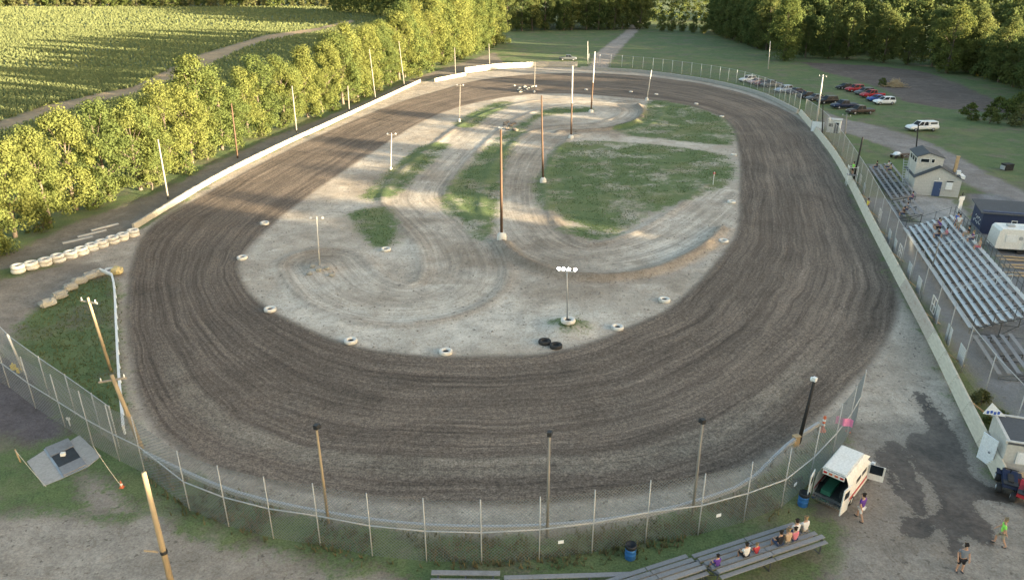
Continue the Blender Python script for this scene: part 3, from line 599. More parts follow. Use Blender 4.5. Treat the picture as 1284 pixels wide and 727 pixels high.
for i in range(len(FR) - 1):
    run(t, 'rail_panel', RR if i in (5, 6, 7) else RU, FR[i:i + 2])
    if i % 2 == 0:
        a, b = FR[i], FR[i + 1]; e = (b - a) / np.hypot(*(b - a)); nn = np.array([-e[1], e[0]]) * (1 if FR[0][1] < 0 else 1)
        nn = np.array([e[1], -e[0]]) if np.dot([e[1], -e[0]], [1, 0]) > 0 else -np.array([e[1], -e[0]])
        MB().bar((*(a + nn * .42), .95), (*(a + nn * 1.9), -.05), .09, .09).build('stake', 'tan_wood', t)
WU4 = [wall_unit(.8, .35, 29 + i, 'concrete') for i in range(4)]
t = thing('far_turn_wall', 'grey concrete wall round the outside of the far turn', 'wall')
run(t, 'wall_section', WU4, resample(smooth_poly(poly([(1000, 142), (960, 122), (920, 110), (870, 100), (800, 91), (728, 87)]), 5, False), 2.6))
# near turn: low rail on short posts, white rail down the corner lawn
def low_rail(name, label, P, h, mat, pm, two=False, step=2.0, wdt=.07):
    t = thing(name, label, 'guard rail')
    Q = resample(P, step)
    ru = MB().box((.5, 0, h), (1, wdt, .24)).mesh('rail', mat); ru2 = MB().box((.5, .1, h + .1), (1, .09, .06)).mesh('rail', mat); pu = MB().box((0, .1, h / 2 - .1), (.11, .11, h + .3)).mesh('post', pm)
    run(t, 'rail', [ru], Q)
    if two: run(t, 'top_rail', [ru2], Q)
    for q in Q[::1]: link('post', pu, t, (*q, 0))
low_rail('near_guard_rail', 'grey low guard rail round the near turn inside the tall fence', smooth_poly(poly([(182, 577), (236, 603), (300, 629), (394, 651), (500, 667), (600, 672), (700, 669), (800, 657), (860, 643), (931, 618), (965, 588), (995, 560), (1026, 540)]), 5, False), .55, 'galv', 'pole_grey', True)
low_rail('corner_rail', 'white rail beside the corner lawn at the pit entrance', smooth_poly(poly([(126, 345), (138, 347), (144, 365), (147, 420), (150, 475), (156, 545)]), 5, False), .6, 'white_paint', 'white_paint', True, 2.4)

# ------------------------------------------------------------------ chain-link fences
def link_mesh(L, H, sp, wth, name='mesh_panel'):
    b = MB(); stp = sp * 1.414
    for sg in (1, -1):
        c = -H + .001
        while c < L:
            x0, z0, x1, z1 = c, 0.0, c + H, H
            if x0 < 0: z0 -= x0; x0 = 0
            if x1 > L: z1 -= x1 - L; x1 = L
            if x1 - x0 > .03:
                if sg < 0: x0, x1 = L - x0, L - x1
                p, q = Vector((x0 / L, 0, z0 / H)), Vector((x1 / L, 0, z1 / H)); w2 = wth / 1.414
                o = [Vector((-w2 / L * sg, 0, w2 / H)) * .6, Vector((w2 / L * sg, 0, -w2 / H)) * .6, Vector((0, wth, 0))]
                b.add([p + k for k in o] + [q + k for k in o], [(0, 1, 4, 3), (1, 2, 5, 4), (2, 0, 3, 5)])
            c += stp
    return b.mesh(name, 'wire')
def fence(name, label, P, H, pm, mesh, mid=True, pr=.04, top=True, skip=()):
    t = thing(name, label, 'fence'); pu = MB().tube((0, 0, -.1), (0, 0, H + .08), pr, pr, 8).mesh('post', pm, True); tb = MB().tube((0, 0, 0), (1, 0, 0), .03, .03, 6).mesh('rail', 'galv', True)
    for i, q in enumerate(P):
        z = -.03; link('post', pu, t, (*q, z))
        if i == len(P) - 1 or i in skip: continue
        a, b = q, P[i + 1]; L = math.hypot(*(b - a)); rz = math.atan2(b[1] - a[1], b[0] - a[0])
        link('mesh_panel', mesh, t, (a[0], a[1], .05), rz, (L, 1, H - .1))
        if top: link('top_rail', tb, t, (a[0], a[1], H - .03), rz, (L, 1, 1))
        if mid: link('mid_rail', tb, t, (a[0], a[1], H * .5), rz, (L, 1.3, 1.3))
    return t
LM = link_mesh(3.2, 4.1, .15, .0145); LMF = link_mesh(3.4, 3.4, .16, .012); LMS = link_mesh(4.2, 3.8, .11, .008)
NEAR = poly([(-30, 462), (12, 486), (45, 512), (82, 536), (117, 559), (150, 578), (182, 594), (238, 640), (287, 660), (343, 675), (402, 684), (467, 697), (535, 704), (604, 706), (676, 702), (742, 693), (809, 680), (875, 671), (932, 655), (979, 637), (1014, 608), (1042, 577), (1060, 552), (1072, 530)])
fence('near_fence', 'tall chain-link fence curving round the near turn', NEAR, 4.1, 'galv', LM, True, .036, False)
fence('pit_fence', 'chain-link fence behind the pit gate at the left edge of the corner lawn', poly([(0, 440), (26, 468), (62, 496), (95, 520), (128, 545), (150, 562)]), 3.2, 'galv', LM, False)
SFENCE = resample(smooth_poly(poly([(1008, 148), (1030, 166), (1050, 192), (1072, 228), (1090, 262), (1107, 296), (1127, 332), (1147, 366), (1169, 402), (1190, 440), (1214, 478), (1244, 520), (1268, 548)]), 4, False), 4.4)
fence('grandstand_fence', 'tall chain-link fence between the front straight and the grandstand', SFENCE, 3.8, 'galv', LMS, False, .035)
FFENCE = resample(smooth_poly(poly([(738, 82), (800, 86), (870, 95), (920, 104), (962, 117), (1002, 138)]), 4, False), 3.6)
fence('far_fence', 'chain-link fence with white posts behind the far turn', FFENCE, 3.4, 'white_paint', LMF, False, .05)
# pieces fixed to the fences
def fixed(name, label, cat, me, loc, rz, group=None):
    o = link(name, me, None, loc, rz); return tag(o, label, cat, group)
def sf_at(px, py):
    g = np.array(G(px, py)[:2]); dd = np.hypot(*(SFENCE - g).T); i = int(np.clip(dd.argmin(), 1, len(SFENCE) - 2)); e = SFENCE[i + 1] - SFENCE[i - 1]; e /= np.hypot(*e)
    k = ((g - SFENCE[i]) @ e); q = SFENCE[i] + e * k; return q, math.atan2(e[1], e[0])
sb = MB().box((0, 0, 0), (1.3, .03, 1.5)).mesh('sign_board', 'sign_white')
for i, (a, b) in enumerate(((1109, 306), (1117, 318), (1140, 350), (1150, 369), (1170, 405), (1184, 432), (1199, 458), (1078, 245))):
    q, rz = sf_at(a, b); fixed('sign_board', 'white sign board on the grandstand fence, %s from the near end' % ORD[[6, 5, 4, 3, 2, 1, 0, 7][i]], 'sign', sb, (q[0] + .05, q[1], .95), rz, 'white boards on the grandstand fence')
fr = MB()
for x in (-.7, 0, .7): fr.box((x, 0, .75), (.07, .07, 1.5))
for z in (.04, .75, 1.46): fr.box((0, 0, z), (1.34, .06, .07))
frm = fr.mesh('pipe_frame', 'white_paint')
for i, (a, b) in enumerate(((1102, 278), (1127, 324), (1166, 392), (1080, 232))):
    q, rz = sf_at(a, b); fixed('pipe_frame', 'white pipe frame standing against the grandstand fence, %s from the far end' % ORD[[1, 2, 3, 0][i]], 'frame', frm, (q[0] + .35, q[1] - .1, 0), rz, 'white frames at the grandstand fence')
pp = MB().box((0, 0, 0), (.3, .02, .2)).mesh('paper_notice', 'sign_white')
for i, (a, b, l) in enumerate(((703, 689, 'under the middle light pole'), (851, 664, 'left of the blue barrel'), (992, 615, 'behind the ambulance'))):
    g = G(a, b, .9); j = int(np.hypot(*(NEAR - np.array(g[:2])).T).argmin()); e = NEAR[min(j + 1, len(NEAR) - 1)] - NEAR[j]; q = NEAR[j] + e * .4
    fixed('paper_notice', 'small white notice on the near fence ' + l, 'notice', pp, (q[0], q[1] - .06, 1.1), math.atan2(e[1], e[0]))
fl = MB(); n = 6
for k in range(n): fl.quad((k / n, .08 * math.sin(k * 1.6), 0), ((k + 1) / n, .08 * math.sin((k + 1) * 1.6), 0), ((k + 1) / n, .08 * math.sin((k + 1) * 1.6 + .4), .55), (k / n, .08 * math.sin(k * 1.6 + .4), .55))
fixed('pink_flag', 'pink and white flag tied to the near fence by the ambulance', 'flag', fl.mesh('pink_flag', 'pink'), (*G(1040, 565)[:2], 2.1), -.5)

# ------------------------------------------------------------------ light poles
def pole(name, label, base, H, r0, mat, top=None, kind=None, white=0.0, head='dark_metal', lowmat=None, az=-1.57, cat='pole', group=None):
    b = Vector((base[0], base[1], hz(base[0], base[1]) - .1)); tp = top or Vector((b.x, b.y, H)); t = thing(name, label, cat, b, 0, group); L = tp - b
    if lowmat:
        m_ = L * .5; MB().tube((0, 0, 0), m_, r0, r0 * .85, 10).build('lower_shaft', lowmat, t, True); MB().tube(m_, L, r0 * .84, r0 * .65, 10).build('shaft', mat, t, True)
    else: MB().tube((0, 0, 0), L, r0, r0 * .68, 10).build('shaft', mat, t, True)
    if white: MB().lathe([(r0 * 3.2, 0), (r0 * 3.0, white * .7), (r0 * 1.3, white), (r0 * .9, white)], n=12).build('base_collar', 'white_tyre', t, True)
    d = Vector((math.cos(az), math.sin(az), 0)); e = Vector((-d.y, d.x, 0))
    if kind == 'single':
        h = MB().box((0, 0, 0), (.24, .22, .26), az).tube(-d * .05, d * .2 - Vector((0, 0, .08)), .11, .16, 10); o = h.build('floodlight', head, t, False, L + Vector((0, 0, .16)))
        MB().bar((0, 0, -.3), (0, 0, .05), .06, .06).build('bracket', 'steel', o)
    elif kind == 'cross':
        MB().bar(L - e * .8 - Vector((0, 0, .35)), L + e * .8 - Vector((0, 0, .35)), .09, .11).build('crossarm', 'pole_grey', t)
        for k in (-.65, .65): MB().tube(L + e * k - Vector((0, 0, .3)), L + e * k - Vector((0, 0, .08)), .045, .03, 7).build('insulator', 'white_paint', t, True)
    elif kind in ('lights', 'lit'):
        MB().bar(L - e * .75 - Vector((0, 0, .3)), L + e * .75 - Vector((0, 0, .3)), .05, .05).build('crossarm', 'white_paint' if kind == 'lit' else 'pole_grey', t)
        for k in ((-.7, -.15, .3, .7) if kind == 'lit' else (-.6, .6)):
            c_ = L + e * k + Vector((0, 0, -.12)); f_ = MB().lathe([(.05, -.13), (.14, .03), (.15, .05), (.13, .05)], n=12).build('floodlight', 'steel', t, True, c_); f_.rotation_euler = (R(55) * math.cos(k), R(20) * k, 0)
            MB().lathe([(.005, .04), (.132, .04)], n=12).build('lamp', 'lamp_lit' if kind == 'lit' else 'galv', f_)
    return t
def ppole(name, label, bx, by, tx, ty, r0, mat, **kw):
    g = G(bx, by); H = GH(bx, by, ty); d = (CT - (ty - CY) / F * ST); dep = (g.y * CT - (H - CAMH) * ST); top = Vector(((tx - CX) / F * dep, g.y, H))
    return pole(name, label, g, H, r0, mat, top, **kw)
W = 'wooden_pole'
g = G(180, 592, 7.5)
t = pole(W, 'weathered yellowish wooden pole at the bottom left corner of the picture', (g.x + .1, g.y - .1), 7.5, .165, 'pole_wood', Vector((g.x, g.y, 7.5)))
o = MB().lathe([(.165, 0), (.172, 0), (.172, .16), (.165, .16)], n=12).build('strap', 'dark_metal', t, True, Vector((0, 0, 2.9))); MB().bar((-.2, -.12, 3.1), (-.75, -.3, 3.35), .07, .05).build('bracket', 'pole_wood', t)
ppole(W, 'leaning bare wooden pole standing against the white corner rail', 178, 562, 140, 470, .17, 'pole_wood', kind='cross', az=-1.2)
ppole(W, 'leaning pale wooden pole in the middle of the corner lawn', 139, 464, 110, 373, .13, 'pole_wood', kind='cross', az=-1.9)
ppole('light_pole', 'pale wooden light pole left of the middle of the near turn', 412, 656, 397, 538, .085, 'pole_wood', kind='single', az=1.2, cat='light pole')
ppole('light_pole', 'grey light pole at the middle of the near turn', 686, 673, 689, 547, .085, 'pole_grey', kind='single', az=1.4, cat='light pole')
ppole('light_pole', 'grey light pole right of the middle of the near turn', 868, 645, 881, 531, .085, 'pole_grey', kind='single', az=1.9, cat='light pole')
t = ppole('light_pole', 'dark light pole behind the fence near the ambulance', 1001, 556, 1021, 478, .13, 'pole_dark', kind='single', az=2.2, head='white_paint', cat='light pole')
IN = 'poles standing in the infield'
ppole('infield_pole', 'white light pole on a rocky mound at the left end of the infield', 401, 336, 397, 272, .08, 'pole_white', kind='lights', group=IN)
ppole('infield_pole', 'thin white light pole by the left inner lane of the infield', 490, 213, 491, 167, .07, 'pole_white', kind='lights', white=.5, group=IN)
ppole('infield_pole', 'thin light pole beside the small grass strip at the back of the infield', 576, 153, 577, 106, .08, 'pole_grey', kind='lights', white=.8, group=IN)
ppole(W, 'tall brown wooden pole with white foot in the middle of the infield', 629, 304, 628, 163, .17, 'pole_brown', white=.9, group=IN)
ppole(W, 'tall dark brown pole with white foot left of the large infield lawn', 681, 229, 679, 120, .15, 'pole_brown', white=.9, group=IN)
ppole(W, 'tall pole, white above and dark below, at the top corner of the large infield lawn', 716, 174, 718, 83, .16, 'pole_white', white=.8, lowmat='pole_brown', group=IN)
ppole(W, 'tall pole, white above and dark below, inside the far hairpin of the infield', 741, 141, 746, 65, .17, 'pole_white', white=.7, lowmat='pole_brown', group=IN)
ppole('infield_pole', 'thin grey pole at the back edge of the infield near the rubble', 670, 116, 671, 78, .09, 'pole_grey', white=.6, group=IN)
ppole('infield_pole', 'white pole with white foot at the back right of the infield', 811, 126, 817, 88, .11, 'pole_white', white=.8, group=IN)
ppole('floodlight_mast', 'thin metal mast with lit floodlights on the grassy mound at the front of the infield', 711, 410, 711, 336, .055, 'steel', kind='lit', az=1.4, cat='light pole')
BK = 'poles along the tree row'
for i, (bx, by, tx, ty, m_) in enumerate(((211, 250, 198, 175, 'pole_grey'), (298, 198, 290, 130, 'pole_brown'), (372, 166, 366, 108, 'pole_grey'), (438, 140, 436, 108, 'pole_grey'), (471, 125, 463, 62, 'pole_grey'), (507, 108, 500, 52, 'pole_grey'), (571, 93, 570, 60, 'pole_grey'), (614, 86, 613, 55, 'pole_grey'))):
    ppole(W, 'slim %s wooden pole in front of the tree row, %s from the pit entrance' % ('brown' if 'brown' in m_ else 'grey', ORD[i]), bx, by, tx, ty, .13, m_, group=BK)
ppole(W, 'slim white pole behind the far turn beside the dirt road', 737, 81, 737, 52, .11, 'pole_white')
ppole(W, 'lone pale pole on the far grass above the white parked cars', 963, 87, 966, 52, .14, 'pole_white')
ppole(W, 'tall pale utility pole with crossarm by the row of dark cars', 1023, 160, 1032, 94, .17, 'pole_white', kind='cross', az=-2.4)
ppole(W, 'dark pole behind the fence next to the gate booth', 1031, 168, 1032, 132, .12, 'pole_dark')
ppole(W, 'grey pole with fittings right of the gate booth', 1057, 190, 1062, 143, .14, 'pole_grey', kind='cross', az=-2.4)
ppole(W, 'tall dark pole beside the flag stand on the front straight', 1069, 232, 1082, 172, .15, 'pole_dark')
ppole(W, 'dark pole rising behind the scoring tower', 1147, 205, 1152, 153, .12, 'pole_dark')
ppole('light_pole', 'short grey pole at the front edge of the main grandstand', 1167, 341, 1178, 302, .07, 'pole_grey', cat='light pole')

# ------------------------------------------------------------------ tyres, rocks, cones, barrels
TY = MB().lathe([(.33, .10), (.40, .03), (.56, .0), (.64, .05), (.67, .14), (.67, .26), (.64, .35), (.56, .40), (.40, .37), (.33, .30), (.30, .20)], n=22, closed=True).mesh('tyre', 'white_tyre', True)
TYB = MB().lathe([(.33, .10), (.40, .03), (.56, .0), (.64, .05), (.67, .14), (.67, .26), (.64, .35), (.56, .40), (.40, .37), (.33, .30), (.30, .20)], n=22, closed=True).mesh('tyre', 'rubber', True)
RIMC = MB().lathe([(.30, .22), (.26, .12), (.12, .12), (.1, .16), (.005, .16)], n=14).mesh('hub', 'rubber', True)
def tyre(x, y, z, label, me=TY, sc=1.0, group='white tyres round the infield', tilt=0):
    t = thing('tyre', label, 'tyre', (x, y, z), rnd.uniform(0, 6), group); t.scale = (sc,) * 3; t.rotation_euler.x = tilt
    link('tread', me, t); link('hub', RIMC, t); return t
for a, b, l in ((332, 281, 'white tyre on the inner edge of the back straight'), (304, 325, 'white tyre at the leftmost edge of the infield'), (339, 390, 'white tyre at the lower left edge of the infield'), (440, 429, 'white tyre on the inner edge of the near turn, left of centre'),
                (559, 442, 'white tyre at the middle of the near inner edge'), (484, 314, 'white tyre below the small lower left lawn of the infield'), (774, 412, 'white tyre just right of the lit floodlight mast'), (833, 377, 'white tyre on the inner edge right of the lit floodlight mast'),
                (907, 304, 'white tyre on the inner edge of the front straight, near end'), (917, 254, 'white tyre on the inner edge of the front straight below the large lawn'), (920, 195, 'white tyre beside the right tip of the large infield lawn'), (627, 161, 'white tyre by the rubble between the inner lanes'),
                (905, 147, 'small white tyre at the far right corner of the infield'), (873, 131, 'small white tyre on the back right edge of the infield'), (791, 116, 'small white tyre on the far inner edge right of the tall poles'), (735, 113, 'small white tyre on the far inner edge by the tall poles'), (823, 119, 'small white tyre right of the white pole at the back')):
    g = G(a, b); tyre(g.x, g.y, hz(g.x, g.y) - .02, l, sc=.82 if b > 200 else .72)
g = G(712, 412); tyre(g.x, g.y, hz(g.x, g.y) + .02, 'white tyre round the foot of the lit floodlight mast', sc=.95)
g = G(683, 430); tyre(g.x, g.y, hz(g.x, g.y) - .02, 'black tyre lying at the foot of the mound, the left one of the pair', TYB, .8, group='tyres by the mound')
g = G(697, 435); tyre(g.x, g.y, hz(g.x, g.y) - .02, 'dark tyre at the foot of the mound, the right one of the pair', TYB, .8, group='tyres by the mound')
TW = resample(poly([(23, 341), (52, 334), (90, 323), (130, 309), (167, 296)]), 1.3)
for i, q in enumerate(TW):
    for k in range(2):
        tyre(q[0] + rnd.uniform(-.08, .08), q[1] + rnd.uniform(-.08, .08), -.01 + k * .405, 'white tyre of the pit entrance tyre wall, %s in stack %s from the left' % ('lower' if k == 0 else 'upper', ORD[i]), group='white tyres stacked at the pit entrance')
for i, (a, b, m_) in enumerate(((98, 302, .4), (116, 294, .5), (132, 286, .4))):
    g = G(a, b); o = MB().bar((-1.6, 0, .12), (1.6, .1, .12), .2, .2).build('wall_beam', 'galv', None, False, g); o.rotation_euler.z = .78 + i * .05; tag(o, 'loose white beam lying behind the tyre wall, %s from the bottom' % ORD[i], 'beam', 'loose beams behind the tyre wall')
def rock_mesh(seed, sx, sy, sz, mat):
    r = random.Random(seed); b = MB(); n, m = 9, 5; vs = []
    for j in range(m + 1):
        ph = -.5 * math.pi * .5 + (math.pi * .75) * j / m
        for k in range(n):
            a = 6.283 * k / n; q = r.uniform(.86, 1.12); cs = math.copysign(abs(math.cos(a)) ** .6, math.cos(a)); sn = math.copysign(abs(math.sin(a)) ** .6, math.sin(a))
            vs.append((sx * cs * max(math.cos(ph), .25) ** .5 * q, sy * sn * max(math.cos(ph), .25) ** .5 * q, sz * (.5 + .5 * math.sin(ph)) * q))
    b.add(vs, [(j * n + k, j * n + (k + 1) % n, (j + 1) * n + (k + 1) % n, (j + 1) * n + k) for j in range(m) for k in range(n)] + [tuple(m * n + k for k in range(n))]); return b.mesh('boulder', mat, False)
for i, (a, b) in enumerate(((61, 384), (76, 374), (89, 364), (101, 356), (113, 350), (124, 346))):
    o = link('boulder', rock_mesh(i, .72, .46, .68, 'rock'), None, G(a, b), .75 + rnd.uniform(-.2, .2)); tag(o, 'pale grey boulder lining the pit lane edge of the corner lawn, %s from the gate' % ORD[i], 'boulder', 'boulders along the pit lane')
tag(link('boulder', rock_mesh(12, .6, .5, .75, 'yellow_rock'), None, G(147, 344)), 'yellowish boulder at the tip of the corner lawn', 'boulder')
g = G(138, 342); tyre(g.x, g.y, 0, 'pale tyre beside the yellowish boulder at the tip of the corner lawn', group=None)
for i, (a, b) in enumerate(((392, 338), (400, 342), (410, 340), (388, 345), (416, 346))):
    tag(link('rock', rock_mesh(20 + i, .3, .25, .35, 'rock'), None, (*G(a, b)[:2], hz(*G(a, b)[:2]) - .05)), 'small rock round the foot of the left infield light pole', 'rock', 'rocks at the left infield light pole')
for i in range(14):
    g = G(rnd.uniform(640, 672), rnd.uniform(108, 116)); tag(link('rubble_block', rock_mesh(40 + i % 5, rnd.uniform(.25, .5), .3, .35, 'white_tyre' if i % 4 == 0 else 'rock'), None, (g.x, g.y, hz(g.x, g.y) - .05), i), 'pale rubble block in the heap at the back edge of the infield', 'rubble', 'rubble heap at the back of the infield')
for i in range(9):
    g = G(rnd.uniform(615, 650), rnd.uniform(152, 166)); tag(link('dirt_clod', rock_mesh(50 + i % 4, .45, .4, .4, 'soil_clod'), None, (g.x, g.y, hz(g.x, g.y) - .05), i), 'lump of dirt in the pile between the inner lanes', 'dirt lump', 'dirt lumps between the inner lanes')
def cone(px, py, label, sc=1.0):
    t = thing('traffic_cone', label, 'traffic cone', G(px, py)); t.scale = (sc,) * 3
    MB().box((0, 0, .02), (.4, .4, .04)).build('base', 'orange', t); MB().lathe([(.16, .04), (.035, .72), (.005, .72)], n=14).build('body', 'orange', t, True); MB().lathe([(.118, .3), (.092, .45)], n=14).build('white_band', 'white_paint', t, True); return t
cone(153, 611, 'orange cone on the ground left of the near fence', .7); cone(1063, 541, 'small orange cone at the end of the near fence', .7)
t = thing('channelizer_post', 'orange and white warning post at the end of the low guard rail', 'traffic post', G(1031, 540))
MB().lathe([(.24, 0), (.24, .08), (.1, .1), (.09, 1.15), (.005, 1.2)], n=14).build('body', 'orange', t, True)
for z in (.45, .8): MB().lathe([(.103, z), (.1, z + .16)], n=14).build('white_band', 'white_paint', t, True)
def rope(label, pts, r=.018):
    b = MB()
    for p, q in zip(pts[:-1], pts[1:]): b.tube(p, q, r, r, 5)
    return tag(b.build('rope', 'rope', None, True), label, 'rope')
def hang(p, q, sag, n=8): return [Vector(p).lerp(Vector(q), k / n) - Vector((0, 0, sag * 4 * (k / n) * (1 - k / n))) for k in range(n + 1)]
rope('white rope from the orange cone up to the near fence', hang(G(153, 610, .5), G(117, 559, 3.0), .15))
t = thing('rope_stake', 'short wooden stake left of the scale pad', 'stake', G(26, 579)); MB().tube((0, 0, -.1), (-.1, 0, .95), .05, .04, 8).build('shaft', 'tan_wood', t, True)
rope('rope from the short stake over the left ramp of the scale', hang(G(26, 579) + Vector((-.1, 0, .9)), G(58, 610, .03), .1))
def barrel(px, py, label):
    t = thing('barrel', label, 'barrel', G(px, py)); MB().lathe([(.005, .02), (.28, .02), (.29, .06), (.285, .3), (.3, .32), (.285, .34), (.285, .58), (.3, .6), (.285, .62), (.29, .86), (.27, .88), (.26, .8), (.25, .4), (.005, .4)], n=18).build('drum', 'blue_plastic', t, True)
    MB().lathe([(.29, .7), (.31, .72), (.31, .9), (.27, .95), (.22, .82), (.005, .7)], n=14).build('bin_liner', 'dark_metal', t, True)
barrel(790, 699, 'blue barrel bin in front of the near fence, by the bleachers'); barrel(1006, 633, 'blue barrel bin beside the ambulance')
t = thing('fuel_jug', 'yellow containers hanging on the pit gate post', 'container', G(19, 468)); MB().box((0, 0, .55), (.3, .25, .4)).tube((0, 0, .75), (0, 0, .9), .05).build('jug', 'yellow', t); MB().box((.28, .1, .2), (.28, .25, .4)).build('jug', 'yellow', t)
ppole(W, 'slanted pale post at the pit gate', 32, 470, 9, 419, .1, 'pole_white')
t = thing('yellow_box', 'yellowish box at the foot of the dark light pole', 'box', G(997, 558)); MB().box((0, 0, .35), (.4, .3, .7), .3).build('case', 'tan_wood', t); MB().box((0, 0, .73), (.46, .36, .06), .3).build('lid', 'tan_wood', t)

# vehicle scale with ramps
t = thing('vehicle_scale', 'steel vehicle scale with two concrete ramps at the lower left', 'scale')
def slab(pts, z0, z1, name, mat, parent):
    v = [(*G(a, b)[:2], z) for z in (z0, z1) for a, b in pts]; n = len(pts); b = MB().add(v, [tuple(range(n - 1, -1, -1)), tuple(range(n, 2 * n))] + [(k, (k + 1) % n, n + (k + 1) % n, n + k) for k in range(n)]); return b.build(name, mat, parent)
slab([(34, 579), (55, 610), (79, 600), (56, 565)], -.1, .06, 'ramp', 'concrete', t); slab([(87, 554), (110, 586), (127, 572), (100, 546)], -.1, .06, 'ramp', 'concrete', t)
slab([(55, 564), (79, 600), (110, 586), (84, 552)], -.1, .08, 'frame', 'steel', t)
slab([(57, 563), (64, 574), (93, 561), (86, 551)], .08, .14, 'deck_plate', 'grey_plank', t); slab([(74, 588), (80, 598), (109, 584), (102, 575)], .08, .14, 'deck_plate', 'grey_plank', t)
slab([(65, 574), (74, 587), (101, 574.5), (92, 561.5)], .08, .10, 'well', 'dark_metal', t)
g = G(79, 569, .2); o = MB().box((0, 0, .08), (.28, .22, .2), .3).box((0, 0, .19), (.22, .16, .03), .3).build('readout_box', 'white_paint', None, False, Vector((g.x, g.y, .12))); tag(o, 'small white box on the vehicle scale', 'box')
t = thing('marker_post', 'small white marker in the grass by the fence, left of the near turn', 'marker', G(88, 534)); MB().tube((0, 0, -.05), (0, 0, .6), .04).build('shaft', 'white_paint', t); MB().box((0, 0, .6), (.25, .05, .2)).build('plate', 'white_paint', t)
t = thing('marker_flag', 'small red marker stake on the large infield lawn', 'marker', G(894, 232)); MB().tube((0, 0, -.05), (0, 0, 1.9), .04).build('shaft', 'white_paint', t); MB().box((0, 0, 1.7), (.3, .05, .3)).build('plate', 'amb_red', t)

# ------------------------------------------------------------------ bleachers
SU, SV = Vector((.261, .965, 0)), Vector((.965, -.261, 0))      # along the front straight, and away from it
def bleacher(label, p0, along, back, L, rows, runn, rise, z0, secs, mat='alu', foot=True, rail=False, aisles=()):
    t = thing('bleacher', label, 'bleacher', p0); along = Vector(along).normalized(); back = Vector(back).normalized()
    sl_ = L / secs
    for r_ in range(rows):
        zz = z0 + r_ * rise; o = back * (r_ * runn)
        for k in range(secs):
            a, b = along * (k * sl_ + .03), along * ((k + 1) * sl_ - .03); U = Vector((0, 0, 1))
            MB().bar(a + o + U * zz, b + o + U * zz, runn * .5, .045).build('seat_plank', mat, t)
            if foot and r_ < rows: MB().bar(a + o + back * (runn * .52) + U * (zz - .16), b + o + back * (runn * .52) + U * (zz - .16), runn * .46, .04).build('foot_plank', mat, t)
    nf = max(2, int(L / 2.4)); top = z0 + (rows - 1) * rise; U = Vector((0, 0, 1)); bk = back * ((rows - 1) * runn)
    for k in range(nf + 1):
        a = along * (k * L / nf if 0 < k < nf else (.06 if k == 0 else L - .06)); b = MB()
        b.bar(a + U * (z0 - .24), a + bk + U * (top - .24), .06, .07); b.bar(a + U * -.05, a + U * (z0 - .22), .06, .06); b.bar(a + bk + U * -.05, a + bk + U * (top - .2), .06, .06); b.bar(a + U * .02, a + bk + U * .02, .05, .05)
        b.bar(a + bk * .5 + U * -.03, a + bk * .5 + U * ((z0 + top) / 2 - .24), .05, .05); b.bar(a + bk * .5 + U * .05, a + bk + U * (top * .8), .04, .04); b.build('frame', 'under_steel', t)
    if rail:
        b = MB()
        for q in (.5, 1.05): b.bar(bk + back * .35 + U * (top + q), along * L + bk + back * .35 + U * (top + q), .04, .04)
        for k in range(nf * 2 + 1): a = along * (k * L / nf / 2) + bk + back * .35; b.bar(a + U * (top - .2), a + U * (top + 1.07), .04, .04)
        b.build('back_rail', 'under_steel', t)
        lp = link('back_mesh', LMF, t, tuple(bk + back * .37 + U * (top - .1)), math.atan2(along.y, along.x), (L, 1, 1.15))
        for e in (0, L):
            b = MB()
            for k in range(4): a = along * (e + (.06 if e else -.06)) + bk * (k / 3 * .95 + .03); zt = z0 + (top - z0) * (k / 3); b.bar(a + U * (zt - .3), a + U * (zt + .95), .04, .04)
            b.bar(along * e + bk * .03 + U * (z0 + .9), along * e + bk + U * (top + .9), .03, .03); b.build('end_rail', 'under_steel', t)
    for f_ in aisles:
        b = MB()
        for r_ in range(rows): b.box(along * (L * f_) + back * (r_ * runn + .1) + U * (z0 + r_ * rise - .05), (.75, .5, .05), math.atan2(along.y, along.x))
        b.build('aisle_steps', 'grey_plank', t)
        h = MB(); h.bar(along * (L * f_) + U * (z0 + .9), along * (L * f_) + bk + U * (top + .9), .04, .04)
        for r_ in range(0, rows, 2): a = along * (L * f_) + back * (r_ * runn); h.bar(a + U * (z0 + r_ * rise), a + U * (z0 + r_ * rise + .9), .035, .035)
        h.build('hand_rail', 'alu', t)
    return t
MAIN0 = Vector((38.8, 56.1, 0))
bleacher('large aluminium grandstand beside the front straight', MAIN0, SU, SV, 27, 9, .56, .24, .55, 6, rail=True, aisles=(.24, .64))
bleacher('low grey bleacher below the near end of the main grandstand', (36.75, 48.5, 0), SU, SV, 6.6, 5, .62, .13, .42, 1, 'grey_plank', False)
bleacher('grey bleacher between the scoring tower and the track fence', (50.2, 94.2, 0), SU, SV, 18, 5, .66, .2, .42, 3, 'grey_plank', False)
bleacher('short grey bleacher between the tower bleacher and the main grandstand', (47.3, 86.4, 0), SU, SV, 6.6, 5, .62, .2, .42, 1, 'grey_plank', False)
NB_A, NB_B = Vector((.928, .372, 0)), Vector((.372, -.928, 0))
NB0 = Vector((9.4, 29.75, 0))
bleacher('grey bleacher at the bottom of the picture with spectators on it', NB0, NB_A, NB_B, 6.7, 5, .5, .2, .42, 2, 'grey_plank', True)
bleacher('empty grey bleacher left of the occupied one at the bottom edge', NB0 - NB_A * 5.2 - NB_B * .15, NB_A, NB_B, 5.0, 4, .5, .2, .42, 2, 'grey_plank', True)
a, b = G(541, 717, .42), G(627, 718, .42); t = thing('bench', 'low plank bench at the bottom edge, middle of the picture', 'bench', (a.x, a.y, 0)); e = Vector((b.x - a.x, b.y - a.y, 0))
